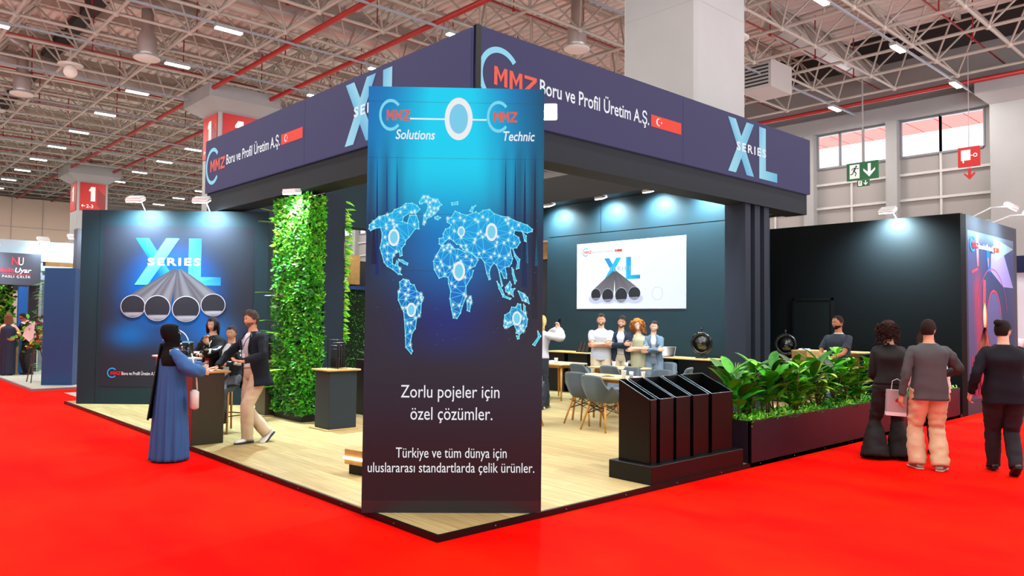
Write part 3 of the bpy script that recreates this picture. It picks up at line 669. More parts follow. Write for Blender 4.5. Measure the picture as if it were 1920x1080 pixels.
c = tuv(857,223); disc2(q, TP, c[0], c[1], 26*k, 40*k, .009, 40, C_WHITE); disc2(q, TP, c[0], c[1], 17.3*k, 28*k, .011, 40, srgb(126,214,246)); q.build('totem_logo', SCREEN, tot, art=True)
q = MB()
for j in range(1, 8): a = TB+(TH-TB)*j/7.27; q.add([TP.p(0,a,.0015),TP.p(TW,a,.0015),TP.p(TW,a+.0022,.0015),TP.p(0,a+.0022,.0015)], [(0,1,2,3)])
q.build('module_seam', mat('dark seam',(20,24,40),.5), tot)['kind'] = 'stuff'

# --- picture of four pipes fanning out (printed and on screen)
def pipes_art(q, P, apex, ends, h, bright=1., dark=srgb(30,28,34), rim=srgb(180,182,192)):
    k = 0
    for cx, cy, rx, ry in ends:
        L = 14; ax, ay = apex; w0 = rx*.16
        for i in range(L):
            t0 = -1+2*i/L; t1 = -1+2*(i+1)/L; f = lambda t: mixc(srgb(34,32,38), srgb(128,124,134), bright*(.25+.55*math.exp(-((t+.35)/.35)**2)+.18*math.exp(-((t-.6)/.15)**2)))
            dx, dy = cx-ax, cy-ay; n = math.hypot(dx,dy); nx, ny = -dy/n, dx/n
            # silhouette edges tangent to the ellipse
            def edge(t): return (cx+nx*(-t)*rx*.98, cy+ny*(-t)*ry*.98)
            a0 = (ax+nx*(-t0)*w0+(cx-sum(e[0] for e in ends)/4)*.06, ay+ny*(-t0)*w0); a1 = (ax+nx*(-t1)*w0+(cx-sum(e[0] for e in ends)/4)*.06, ay+ny*(-t1)*w0)
            e0, e1 = edge(t0), edge(t1); c0, c1 = f(t0), f(t1)
            q.add([P.p(*a0,h+k), P.p(*e0,h+k), P.p(*e1,h+k), P.p(*a1,h+k)], [(0,1,2,3)], [mixc(c0,dark,.6), c0, c1, mixc(c1,dark,.6)])
        k += .0006
    for cx, cy, rx, ry in ends:
        k += .0008
        disc2(q, P, cx, cy, rx, ry, h+k, 36, rim); disc2(q, P, cx, cy-ry*.01, rx*.945, ry*.95, h+k+.0006, 36, mixc(dark, srgb(60,60,70), .3))
        n = 16; vs = [P.p(cx+rx*.94*math.cos(PI+PI*i/n), cy+ry*.94*math.sin(PI+PI*i/n), h+k+.001) for i in range(n+1)]+[P.p(cx+rx*.94*math.cos(PI*i/n), cy-ry*.5+ry*.14*math.sin(PI*i/n), h+k+.001) for i in range(n+1)]
        vs = [p for p in vs]
        pts = [(cx+rx*.93*math.cos(PI+PI*i/n), cy+ry*.93*math.sin(PI+PI*i/n)) for i in range(3,n-2)]
        cc = [mixc(srgb(70,70,80), srgb(150,150,162), bright*abs(math.sin(i*1.3))) for i in range(len(pts))]
        q.add([P.p(x, y, h+k+.0012) for x, y in pts], [tuple(range(len(pts)))], cc)

# --- poster wall at the left, turned 45 degrees
p0, p1 = V(.07,11.39,0), V(2.72,9.03,0); wu = (p1-p0).normalized(); WW = (p1-p0).length
pw = empty('poster_wall', p0+V(0,0,Z0), 0, 'angled dark wall at the left carrying the large XL SERIES pipe poster', 'partition')
WP = Plane((0,0,0), wu, (0,0,1)); wn = WP.n
def pbox(name, x0, x1, y0, y1, h0, h1, m, par, P):
    q = MB(); vs = [P.p(x,y,h) for h in (h0,h1) for y in (y0,y1) for x in (x0,x1)]
    q.add(vs, [(0,2,3,1),(4,5,7,6),(0,1,5,4),(2,6,7,3),(0,4,6,2),(1,3,7,5)]); return q.build(name, m, par)
WH = 3.68
pbox('wall_panel', 0, WW, 0, WH, -.5, 0, ANTH, pw, WP)
pbox('panel_seam', .34, .346, 0, WH, -.01, .002, BLK, pw, WP)
POSTER = artmat('printed poster', False, rough=.6)
def poster_col(x, y):
    y += Z0; dk = srgb(40,43,54); c = dk
    gx, gy = (x-1.72)/1.05, (y-2.1)/.95; r = math.hypot(gx, gy)
    c = mixc(c, srgb(0,86,168), math.exp(-(r/.85)**4)*.95)
    c = mixc(c, dk, .8*math.exp(-((x-1.75)/.75)**2-((y-1.45)/.14)**2)*(.7))
    c = mixc(c, srgb(0,112,196), .6*math.exp(-((x-.95)/.35)**2-((y-1.35)/.22)**2)); c = mixc(c, srgb(0,104,190), .55*math.exp(-((x-2.5)/.4)**2-((y-1.4)/.25)**2))
    return c
po = empty('series_poster', p0+V(0,0,Z0)+wn*.004, 0, 'large dark blue XL SERIES poster of four steel pipes on the angled wall', 'poster')
q = MB(); artgrid(q, WP, .42, 3.28, .33, 3.38, 60, 60, poster_col, 0); q.build('poster_sheet', POSTER, po, art=True)
q = MB(); cf = lambda x, y: mixc(srgb(14,84,160), srgb(84,190,232), .5+.5*math.sin(x*5.2+y*3.4+1)); xl_poly(q, WP, 1.03, 1.86, 2.26, 3.15, 2.04, 2.66, .25, cf, .003)
text(q, WP, 'SERIES', 1.27, 2.27, 2.635, .135, .008, bold=.03, space=1.25, col=srgb(190,190,205)); q.build('poster_lettering', POSTER, po, art=True)
q = MB(); pipes_art(q, WP, (1.84,2.55), [(1.02,1.85,.235,.215),(2.53,1.89,.235,.215),(1.48,1.82,.25,.245),(2.02,1.81,.265,.245)], .010, 1.7); q.build('pipe_picture', POSTER, po, art=True)
q = MB(); logo_c(q, WP, .66, .59, .095, .095, .78, .003, srgb(40,160,230)); mmz(q, WP, .635, .825, .55, .065, .005, col=srgb(210,20,40)); text(q, WP, 'Boru ve Profil Üretim A.Ş.', .84, 1.5, .55, .06, .004, bold=.012, col=srgb(225,225,230)); flag(q, WP, 1.53, 1.75, .555, .61, .004)
ring2(q, WP, 1.84, 1.12, .26, .3, .93, .004, PI*.1, PI*.9, 30, srgb(190,200,225)); q.build('poster_logo', POSTER, po, art=True)
for x, y, a, lab in ((.95,10.55,'a','spotlight lighting the poster wall, left one of the pair on its top edge'),(1.85,9.72,'b','spotlight lighting the poster wall, right one of the pair on its top edge')):
    c = V(x,y,0); f = c+wn*.0; spot((x+wn.x*.4, y+wn.y*.4, 3.85), (x+wn.x*.0, y+wn.y*.0, 2.9), lab, 620, 150, 1., arm=(x,y,3.72), head=.15)

# --- the TV
tv = empty('wall_screen', (9.89,7.66,1.98), 0, 'large white wall screen showing XL SERIES pipes on the dark teal wall', 'screen')
P = Plane((0,0,0),(0,-1,0),(0,0,1)); pbox('screen_cabinet', 0, 2.66, 0, 1.34, -.08, -.004, mat('white edge',(190,190,195),.4), tv, P)
TVA = artmat('wall screen picture', True, 1.22)
q = MB(); artgrid(q, P, .01, 2.65, .01, 1.33, 12, 8, lambda x, y: mixc(srgb(252,253,255), srgb(226,238,252), x/2.7*.6+.2*(1-y)), 0)
for cx in (.53,.84,1.18,1.5): disc2(q, P, cx, .2, .2, .1, .001, 20, srgb(205,212,245))
q.build('screen_face', TVA, tv, art=True)
q = MB(); xl_poly(q, P, .74, 1.17, .58, 1.01, 1.29, 1.63, .125, lambda x, y: mixc(srgb(0,150,225), srgb(0,205,250), .5+.5*math.sin(x*9+y*4)), .002)
text(q, P, 'SERIES', .88, 1.42, .755, .075, .006, bold=.0, space=1.25, col=srgb(150,190,215)); logo_c(q, P, .245, 1.16, .085, .085, .82, .002, srgb(20,175,230)); mmz(q, P, .21, .4, 1.125, .06, .004, col=srgb(225,20,40))
text(q, P, 'Boru ve Profil Üretim A.Ş.', .42, .99, 1.13, .045, .003, col=srgb(170,172,178)); flag(q, P, 1.01, 1.19, 1.13, 1.175, .003, srgb(235,10,20)); ring2(q, P, 2.03, .29, .125, .125, .94, .002, col=srgb(190,192,198)); text(q, P, 'XL 250', 1.86, 1.9, .25, .1, .002, col=srgb(210,212,216)) if False else None
q.build('screen_lettering', TVA, tv, art=True)
q = MB(); pipes_art(q, P, (1.01,.73), [(.53,.29,.13,.125),(1.5,.3,.15,.13),(.84,.27,.15,.14),(1.18,.27,.155,.15)], .008, 3.0, srgb(16,20,30), srgb(200,204,225)); q.build('screen_pipe_picture', TVA, tv, art=True)

tv.scale = (1,3.12/2.66,1.56/1.34)
# --- end panel poster on the right
ep = empty('end_panel', (12.11,0,0), 0, 'tall grey end panel at the right with the laser cutting poster', 'partition')
P = Plane((0,0,0),(1,0,0),(0,0,1)); pbox('wall_panel', .31, 3.62, 0, 3.81, -1.2, 0, mat('grey end wall',(64,70,82),.6,spec=.2), ep, P)
lp = empty('laser_poster', (12.11,-.004,0), 0, 'poster of a laser cutting a pipe with sparks, on the right end panel', 'poster')
def laser_col(x, y):
    c = mixc(srgb(74,92,140), srgb(112,118,176), .5+.5*math.sin(x*1.3+y*.7)); c = mixc(c, srgb(240,80,110), .75*math.exp(-((x-1.02-.1*math.sin(y*2))/.2)**2)*sstep(3.0,2.3,y))
    c = mixc(c, srgb(170,200,215), .6*sstep(3.2,3.5,y)); return tuple(v*.5 for v in c)
q = MB(); artgrid(q, P, .37, 3.36, .28, 3.52, 40, 40, laser_col, 0); q.build('poster_sheet', POSTER, lp, art=True)
q = MB()
poly(q, P, [(1.9,3.5),(3.33,3.34),(2.1,3.02)], .0045, srgb(160,196,205)); poly(q, P, [(1.75,2.8),(1.8,3.15),(2.64,3.2),(3.3,2.5),(2.6,2.5)], .003, srgb(168,164,232));
q.add([P.p(*a,.004) for a in ((.85,3.5),(1.0,3.5),(1.02,2.85),(.92,2.85))], [(0,3,2,1)], [srgb(200,215,225)]*2+[srgb(240,110,110)]*2)
poly(q, P, [(1.5,3.3),(1.7,3.2),(1.72,2.72),(1.6,2.78),(1.5,3.0)], .005, srgb(30,120,240)); poly(q, P, [(1.56,3.05),(1.63,3.05),(1.62,2.9),(1.6,2.86)], .007, srgb(240,150,60))
ring2(q, P, 1.95, 1.7, .5, .72, .94, .004, col=srgb(240,84,112)); ring2(q, P, 1.85, 1.75, 1.0, 1.1, .98, .006, .2, PI-.3, 30, srgb(200,100,140)); disc2(q, P, 1.95, 1.7, .46, .66, .0025, 30, srgb(104,110,168))
for a, b, w in (((1.35,2.6),(1.32,2.1),.16),((.6,2.72),(.95,2.8),.05)): line2(q, P, a, b, w, .005, srgb(244,90,110))
disc2(q, P, 1.34, 1.88, .12, .26, .006, 20, srgb(255,200,90)); disc2(q, P, 1.33, 1.9, .07, .2, .008, 20, srgb(255,250,230))
rs = random.Random(3)
for k in range(70):
    t = rs.uniform(-2.6,-.55); l = rs.uniform(.2,1.0); a = (1.34+.05*math.cos(t), 1.7+.05*math.sin(t)); line2(q, P, a, (max(.4,a[0]+l*.55*math.cos(t)), a[1]+l*math.sin(t)), .012, .007, srgb(255,rs.randint(90,190),120))
for k in range(26):
    x = rs.uniform(.5,1.15); line2(q, P, (x,.85+rs.uniform(-.2,.3)), (x+rs.uniform(-.08,.05),.35), .022, .006, srgb(250,70,100))
q.c = [tuple(v*.72 for v in c) for c in q.c]; q.build('laser_picture', POSTER, lp, art=True)
q = MB(); logo_c(q, P, .66, 3.27, .17, .15, .8, .009, srgb(30,150,215)); mmz(q, P, .62, .98, 3.2, .1, .012, col=srgb(225,30,40)); text(q, P, 'Boru ve Profil Üretim A.Ş.', 1.0, 1.95, 3.2, .1, .012, bold=.02, col=srgb(250,250,250)); flag(q, P, 1.98, 2.3, 3.2, 3.29, .012); q.build('poster_logo', POSTER, lp, art=True)

# --- spotlights on the stand
spot((11.75,1.16,3.9), (12.2,1.16,2.9), 'spotlight on top of the black partition, lighting its face', 2000, 150, 1., arm=(12.2,1.16,3.79), head=.15)
spot((12.95,-.6,3.93), (12.95,.1,3.0), 'left of the two arm spotlights above the laser poster', 130, 140, 1., arm=(12.95,.05,3.81), head=.15)
spot((14.2,-.6,3.9), (14.2,.1,3.0), 'right of the two arm spotlights above the laser poster', 130, 140, 1., arm=(14.2,.05,3.81), head=.15)
spot((9.5,6.57,4.5), (9.95,6.57,3.4), 'middle ceiling spotlight above the white wall screen', 720, 150, 1., head=.13)
spot((9.5,5.21,4.5), (9.95,5.21,3.4), 'ceiling spotlight above the right edge of the wall screen', 720, 150, 1., head=.13)
spot((9.5,8.22,4.5), (9.95,8.22,3.4), 'ceiling spotlight at the left end of the screen wall beside the totem', 720, 150, 1., head=.13)
spot((9.5,3.97,4.5), (9.95,3.97,3.4), 'ceiling spotlight at the right end of the screen wall behind the fascia', 720, 150, 1., head=.13)
spot((1.93,6.5,3.70), (2.12,6.6,2.4), 'bright spotlight under the left fascia just above the green plant wall', 1300, 150, 1., head=.13)
spot((2.72,1.58,4.2), (1.2,.2,2.9), 'blazing spotlight on the right header beside the top of the totem', 1100, 160, 1., arm=(2.9,1.98,4.28), head=.14, col=(.9,.97,1.))
spot((4.2,9.85,4.3), (4.2,10.0,3.2), 'spotlight on the rear beam seen through the gap beside the totem', 150, 120, 1., head=.12, arm=(4.2,9.95,4.4))
for i, (x, y) in enumerate(((4.6,2.62),(7.2,2.62),(2.62,4.4),(2.62,7.6),(8.9,2.62))):  # unseen spotlights added to brighten the wood floor and seating
    dx, dy = (0,1.6) if y < 3 else (1.6,0)
    spot((x,y,3.98), (x+dx,y+dy,1.0), 'unseen spotlight added on the inner side of the '+('right' if y < 3 else 'left')+' fascia, number '+('one','two','one','two','three')[i]+' from the corner', 340, 120, .8, head=.12, col=(.86,.96,1.))
# ------------------------------------------------------------------ furniture and goods on the stand
FAB = mat('grey blue wool', (74,88,99), .9, bump=.5, bscale=350, sheen=.3)
FABD = mat('dark wire', (22,22,24), .4, metal=.6)
def chair_shell():
    NU, NV = 16, 22; q = MB()
    def cen(v):
        if v < .5: t = v/.5; return V(0, lerp(.27,-.13,t), .455-.03*math.sin(t*PI)+(.0)), V(0,0,1)
        t = (v-.5)/.5; a = min(1, t*2.2)
        y = -.13-.09*math.sin(a*PI/2)-.08*max(0,t-.3); z = .455+.40*t**1.08+.0
        nrm = V(0, math.sin(a*PI/2), math.cos(a*PI/2)*1.0).normalized(); return V(0,y,z), nrm
    def wid(v): return lerp(.235,.265,min(1,v*2)) if v < .5 else lerp(.265,.20,((v-.5)*2)**1.3)
    def wing(v):
        pts = [(0,.01),(.12,.05),(.25,.17),(.38,.22),(.5,.235),(.62,.19),(.75,.10),(.88,.045),(1,.015)]
        for (a,x),(b,y) in zip(pts, pts[1:]):
            if v <= b: return lerp(x,y,sstep(a,b,v))
        return .015
    vs = []
    for j in range(NV+1):
        v = j/NV; c, n = cen(v); w = wid(v); h = wing(v)
        for i in range(NU+1):
            u = -1+2*i/NU; a = abs(u)
            k = sstep(.45,1,a); x = math.copysign(w*(min(a,.8)+.2*math.sin(max(0,a-.8)/.2*PI/2)*.6)+.06*k*h/.22, u) if u else 0
            p = c+V(x,0,0)+n*(h*k); 
            if j == NV: p.z -= .03*a**3
            vs.append(p)
    q.add(vs, [(j*(NU+1)+i, j*(NU+1)+i+1, (j+1)*(NU+1)+i+1, (j+1)*(NU+1)+i) for j in range(NV) for i in range(NU)])
    return q
ch0 = empty('armchair', (0,0,0), 0, 'x', 'chair', 'grey armchairs around the oak tables')
o = chair_shell().build('upholstered_shell', FAB, ch0, smooth=True); mod_solid(o, .045, 0); mod_sub(o, 1)
q = MB(); q.bbox((-.2,-.1,.455),(.2,.24,.5),.02); o = q.build('seat_cushion', FAB, ch0, smooth=True); mod_sub(o, 2)
for sx in (-1,1):
    for sy in (-1,1):
        q = MB(); q.sm = True; q.cyl((sx*.25,sy*.23+.03,0),(sx*.15,sy*.13+.04,.43),.013,.02,12); q.build('leg', LEG, ch0)
q = MB()
for a, b in (((-.2,-.15),(.18,.18)),((.2,-.15),(-.18,.18)),((-.2,-.15),(.2,-.15)),((-.19,.2),(.19,.2)),((-.2,-.15),(-.17,.17)),((.2,-.15),(.17,.17))):
    for z0, z1 in ((.25,.4),(.4,.25)): q.tube([(a[0],a[1]+.03,z0),(b[0],b[1]+.03,z1)], .005, 6)
q.build('wire_brace', FABD, ch0); remember(ch0)
CH = [(5.3,2.9,-90,'grey armchair nearest the camera, its back to us at the front table'),
 (5.62,3.55,-84,'grey armchair just behind the nearest one, back turned towards the totem'),
 (6.75,3.0,92,'grey armchair on the far side of the front table, partly behind the black tubes'),
 (6.85,3.75,86,'grey armchair facing us across the front table'),
 (7.3,5.0,-96,'grey armchair with dark back at the left end of the second table'),
 (7.35,4.3,-88,'grey armchair between the front table and the second table'),
 (8.7,4.3,90,'grey armchair at the right end of the second table, back to the wall'),
 (7.85,3.35,20,'grey armchair turned sideways right of the cups on the second table'),
 (6.75,6.2,75,'grey armchair seen from the side, beside the woman taking a photo'),
 (7.9,7.2,150,'grey armchair behind the side table, below the black wall shelf'),
 (8.6,5.9,100,'small grey armchair back seen left of the man in the white polo shirt'),
 (4.75,4.05,-20,'grey armchair cut off by the right edge of the totem'),
 (5.6,5.05,-30,'grey armchair just behind the one cut by the totem'),
 (3.75,6.6,-95,'grey armchair visible in the gap left of the totem')]
for i, (x, y, a, lab) in enumerate(CH):
    c = ch0 if i == 0 else copy_tree(ch0); c.location = (x, y, Z0); c.rotation_euler = (0,0,math.radians(a)); c['label'] = lab
def table(x0, x1, y0, y1, label, h=.76):
    o = empty('dining_table', ((x0+x1)/2,(y0+y1)/2,Z0), 0, label, 'table'); w, d = (x1-x0)/2, (y1-y0)/2
    q = MB(); q.bbox((-w,-d,h-.032),(w,d,h),.006); q.build('tabletop', mat('pale oak top',(214,182,134),.4,var=.08,vscale=10), o)
    for sx in (-1,1):
        for sy in (-1,1):
            q = MB(); q.sm = True; q.cyl((sx*(w-.06),sy*(d-.06),0),(sx*(w-.12),sy*(d-.12),h-.03),.016,.026,12); q.build('leg', LEG, o)
    q = MB(); q.bbox((-w+.1,-d+.1,h-.09),(w-.1,d-.1,h-.032),.004); q.build('apron', LEG, o); return h+Z0
T1 = table(5.76,6.42,2.68,4.05,'oak dining table in front, its near corner just above the black tubes')
T2 = table(7.72,8.35,4.26,5.35,'second oak table in front of the four posing people')
T3 = table(7.7,8.5,6.05,6.9,'oak side table right behind the woman taking a photo')
WC = mat('white porcelain', (240,240,238), .25)
def cup(x, y, z, label, s=1.):
    q = MB(); q.sm = True; q.lathe([(.001,.004),(.024*s,0),(.028*s,.01),(.035*s,.09*s),(.037*s,.1*s),(.034*s,.1*s),(.026*s,.015),(.001,.012)], n=20)
    o = q.build('paper_cup', WC); o.location = (x,y,z); tag(o, label, 'cup')
def plate(x, y, z, label):
    q = MB(); q.sm = True; q.lathe([(.001,.0),(.08,.0),(.12,.014),(.122,.018),(.08,.006),(.001,.005)], n=28); o = q.build('serving_plate', WC); o.location = (x,y,z); tag(o, label, 'plate')
def glass(x, y, z, label):
    q = MB(); q.sm = True; q.lathe([(.001,.004),(.03,0),(.036,.1),(.034,.1),(.028,.01),(.001,.01)], n=20); o = q.build('water_glass', mat('clear tumbler',(200,215,235),.08,spec=.6)); o.location = (x,y,z); tag(o, label, 'glass')
def board(x, y, z, w, d, rz, m, name, label, cat, t=.006):
    q = MB(); q.bbox((-w/2,-d/2,0),(w/2,d/2,t),.002); o = q.build(name, m); o.location = (x,y,z); o.rotation_euler = (0,0,rz); tag(o, label, cat)
cup(5.95,3.0,T1,'tall white paper cup, left one on the front table',1.2); cup(6.22,2.82,T1,'white paper cup at the right corner of the front table'); glass(6.08,2.95,T1,'water glass between the two cups on the front table')
plate(5.97,3.35,T1,'white plate with a yellow napkin on the front table'); board(6.0,3.38,T1+.02,.14,.1,.4,mat('yellow napkin',(230,190,70),.8),'folded_napkin','yellow napkin lying on the plate on the front table','napkin')
board(6.25,2.95,T1,.2,.28,.2,mat('paper white',(235,236,240),.8),'paper_sheet','white paper sheet at the right end of the front table','paper',.003)
cup(7.92,4.85,T2,'white paper cup on the second table below the redhead',1.1); glass(8.0,4.6,T2,'clear glass on the second table right of the cup'); plate(7.95,4.98,T2,'white plate on the second table'); board(8.1,4.45,T2,.15,.2,.1,mat('black leather',(20,20,22),.5),'black_folder','black folder lying at the right end of the second table','folder',.012)
cup(7.85,6.35,T3,'white paper cup on the side table beside the blonde woman',1.15); board(7.95,6.55,T3,.14,.11,.3,mat('paper white'),'napkin_stack','stack of white napkins on the side table','napkins',.05)
# display pedestals
def pedestal(x0, x1, y0, y1, h, label, m=BLK, plate_=True):
    o = empty('display_pedestal', ((x0+x1)/2,(y0+y1)/2,Z0), 0, label, 'pedestal'); w, d = (x1-x0)/2, (y1-y0)/2
    q = MB(); q.bbox((-w+.03,-d+.03,.012),(w-.03,d-.03,h-.025),.004); q.build('cabinet', m, o)
    q = MB(); q.bbox((-w-.015,-d-.015,h-.025),(w+.015,d+.015,h),.004); q.build('oak_top', OAK, o)
    if plate_: q = MB(); q.bbox((-w-.03,-d-.03,0),(w+.03,d+.03,.014),.003); q.build('oak_base_plate', OAK, o)
    return h+Z0
GREYB = mat('slate laminate', (44,53,62), .5, spec=.2)
P1 = pedestal(2.02,2.55,5.38,5.86,.9,'dark pedestal with oak top in front of the green wall column', GREYB)
P0 = pedestal(2.0,2.45,7.5,7.95,.92,'dark pedestal with oak top between poster wall and plant wall, behind the man', mat('olive laminate',(66,62,50),.35))
PT = [(3.52,4.3,'rightmost black pedestal against the screen wall, holding a round fitting'),(4.36,5.0,'black pedestal against the screen wall with a tablet on it'),(5.4,6.1,'black pedestal against the screen wall behind the posing men'),(6.7,7.34,'black pedestal against the screen wall with a black rack, left of the polo shirt'),(7.4,8.1,'black pedestal against the screen wall behind the raised phone')]
for y0, y1, l in PT: PTH = pedestal(9.2,9.8,y0,y1,.93,l, BLK, False)
pedestal(11.35,11.8,2.9,3.5,.9,'black pedestal in front of the black partition with a round fitting', BLK, False)
CAST = mat('cast black fitting', (10,10,11), .25, spec=.7)
def fitting(x, y, z, rz, label):
    o = empty('pipe_fitting', (x,y,z), rz, label, 'pipe fitting'); R = .2
    q = MB(); q.sm = True
    q.tube([(0, R*math.cos(t), .3+R*math.sin(t)) for t in [2*PI*i/32 for i in range(33)]], .035, 12, False); q.build('ring_body', CAST, o)
    q = MB()
    for k in range(10):
        t = 2*PI*k/10; q.cyl((-.05,R*math.cos(t)*1.05,.3+R*1.05*math.sin(t)),(.05,R*1.05*math.cos(t),.3+R*1.05*math.sin(t)),.016,n=6)
    q.build('flange_bolt', FABD, o)['kind'] = 'stuff'
    q = MB(); q.sm = True; q.cyl((-.02,0,.3),(.02,0,.3),.17,n=30); q.cyl((-.05,0,.3),(.05,0,.3),.05,n=16); q.build('inner_disc', CAST, o)
    q = MB(); q.bbox((-.08,-.1,0),(.08,.1,.02),.003); q.cyl((0,0,.02),(0,0,.09),.02); q.cyl((0,0,.52),(0,0,.58),.018); q.ball((0,0,.59),.025); q.build('stand_foot', CAST, o)
fitting(9.5,3.9,PTH,.15,'round black pipe fitting on the rightmost pedestal by the screen wall'); fitting(11.58,3.2,.95,.2,'round black pipe fitting standing before the black partition')
def tablet(x, y, z, rz, label):
    o = empty('tablet_stand', (x,y,z), rz, label, 'tablet'); M = Matrix.Rotation(math.radians(-25), 4, 'X')
    q = MB(); q.bbox((-.16,-.006,0),(.16,.006,.23),.004,M); q.build('tablet_body', mat('silver bezel',(120,122,126),.3,metal=.5), o)
    q = MB(); q.box((-.145,-.009,.015),(.145,-.0065,.215),M); q.build('tablet_glass', mat('black glass',(12,14,18),.08), o); q = MB(); q.bbox((-.12,-.05,0),(.12,.1,.012),.003); q.build('stand_foot', CAST, o)
tablet(9.45,4.7,PTH,-PI/2+.2,'tilted tablet on a pedestal right of the woman in the grey blazer')
def rack(x, y, z, rz, label, n=4):
    o = empty('sample_rack', (x,y,z), rz, label, 'display rack')
    q = MB()
    for sx in (-.13,.13):
        for sy in (-.09,.09): q.tube([(sx,sy,0),(sx,sy,.46)], .006, 6)
    for zz in (.02,.16,.3,.44): q.tube([(-.13,-.09,zz),(.13,-.09,zz),(.13,.09,zz),(-.13,.09,zz),(-.13,-.09,zz)], .005, 6)
    q.build('wire_frame', FABD, o)
    for k in range(n):
        q = MB(); q.sm = False; a = -.1+.2*k/max(1,n-1); q.bbox((a-.022,-.06,.01),(a+.022,.05,.36+.04*(k % 2)),.006); q.build('sample_tube', CAST, o)
rack(2.3,5.62,P1,.5,'tall black wire rack of dark tube samples on the pedestal before the plant wall'); rack(2.15,7.75,P0,.3,'tall black wire rack on the pedestal left of the plant wall',3)
def sample(x, y, z, rz, label):
    o = empty('product_sample', (x,y,z), rz, label, 'tube sample')
    q = MB(); q.loft([[V(a,-.12,0),V(a,.12,0),V(a,.12,.24),V(a,-.02,.24)] for a in (-.18,.18)]); q.build('angled_block', CAST, o)
    q = MB()
    for k in range(4): q.tube([(-.17+.115*k,-.13,.01),(-.17+.115*k,-.03,.25)], .006, 6)
    q.build('edge_rib', FABD, o)
sample(9.5,7.02,PTH,-PI/2,'angled black sample block on the pedestal left of the man in the polo shirt')
# potted plant in dark box, seen in the gap left of the totem
# reception counter
o = empty('reception_counter', (.25,5.9,Z0), 0, 'dark reception counter with oak edge at which the man in the blazer leans', 'counter')
q = MB(); q.bbox((-.22,-.57,0),(.2,.75,.93),.004); q.build('cabinet', mat('bronze black laminate',(52,50,40),.3), o)
q = MB(); q.bbox((-.24,-.6,.93),(.27,.3,.955),.004); q.build('worktop', OAK, o)
q = MB(); q.bbox((-.22,-.1,.955),(-.08,.9,1.09),.003); q.build('raised_front', mat('olive laminate'), o)
q = MB(); q.bbox((-.26,-.13,1.09),(.06,.95,1.115),.004); q.build('raised_shelf', mat('white shelf top',(222,220,214),.4), o)
CT = Z0+.955
board(.2,5.45,CT,.3,.21,.2,mat('paper white'),'paper_sheet','white paper sheets under the hand of the man in the blazer','paper',.004)
board(.12,5.72,CT,.12,.09,.3,mat('pale blue box',(196,214,214),.6),'card_box','small pale box on the counter, left of two','box',.04); board(.32,5.7,CT,.13,.09,-.1,mat('pale blue box'),'card_tray','flat pale card tray on the counter, right of two','tray',.025)
q = MB(); q.sm = True; q.lathe([(.165,0),(.17,.0),(.172,.02),(.172,.2),(.15,.2),(.15,.01)], n=48); o = q.build('tube_wall', mat('gloss black pipe',(12,16,20),.12,coat=.5))
pr0 = empty('pipe_sample', (.13,6.1,Z0+1.115), 0, 'short black steel pipe section standing on the raised counter shelf', 'pipe sample'); o.parent = pr0
q = MB(); q.sm = True; q.tube([(.161*math.cos(t),.161*math.sin(t),.202) for t in [2*PI*i/48 for i in range(49)]], .009, 6, False); q.build('bright_rim', mat('machined rim',(110,150,170),.3,metal=.7), pr0)
# bar stool behind the counter
o = empty('bar_stool', (.9,6.25,Z0), .3, 'oak legged bar stool behind the counter, under the seated woman', 'stool')
for sx, sy in ((-1,-1),(1,-1),(1,1),(-1,1)):
    q = MB(); q.sm = True; q.cyl((sx*.22,sy*.22,0),(sx*.15,sy*.15,.66),.014,.019,10); q.build('leg', LEG, o)
q = MB(); q.bbox((-.19,-.19,.66),(.19,.19,.7),.015); q.build('seat', FABD, o)
q = MB()
for k in range(4): a = PI/4+k*PI/2; b = a+PI/2; q.tube([(.27*math.cos(a),.27*math.sin(a),.25),(.27*math.cos(b),.27*math.sin(b),.25)], .008, 6)
q.build('footrest', FABD, o)
# black profile tubes on their plinth
pl0 = empty('tube_plinth', (3.62,.29,Z0), 0, 'low black plinth carrying five upright black tube samples at the red carpet', 'plinth')
q = MB(); q.bbox((-.88,-.27,0),(.88,.3,.19),.004); q.build('plinth_box', BLK, pl0)
EDGE = mat('cut steel edge', (120,150,165), .25, metal=.6)
ordn = ['narrowest black rectangular tube, first from the left on the plinth','second narrow black tube from the left on the plinth','middle one of the five black rectangular tubes','fourth black rectangular tube from the left, second widest','widest black square tube, nearest the planter']
for i, (a, b) in enumerate(((2.82,2.93),(2.98,3.23),(3.27,3.54),(3.59,3.9),(3.96,4.4))):
    o = empty('profile_tube', ((a+b)/2,.1,Z0+.19), 0, ordn[i], 'steel tube', 'five black tubes on the plinth'); w = (b-a)/2; D = .42; zf, zb = .67, .86; t = .006
    q = MB()
    for x0, x1, y0, y1 in ((-w,-w+t,0,D),(w-t,w,0,D),(-w,w,0,t),(-w,w,D-t,D)):
        zz = lambda y: lerp(zf, zb, y/D)
        q.loft([[V(x0,y0,0),V(x1,y0,0),V(x1,y1,0),V(x0,y1,0)],[V(x0,y0,zz(y0)),V(x1,y0,zz(y0)),V(x1,y1,zz(y1)),V(x0,y1,zz(y1))]])
    q.build('tube_wall', mat('gloss black tube',(9,9,10),.32,spec=.22), o)
    q = MB(); q.tube([(-w,0,zf),(w,0,zf),(w,D,zb),(-w,D,zb),(-w,0,zf)], .005, 6); q.build('cut_edge', EDGE, o)
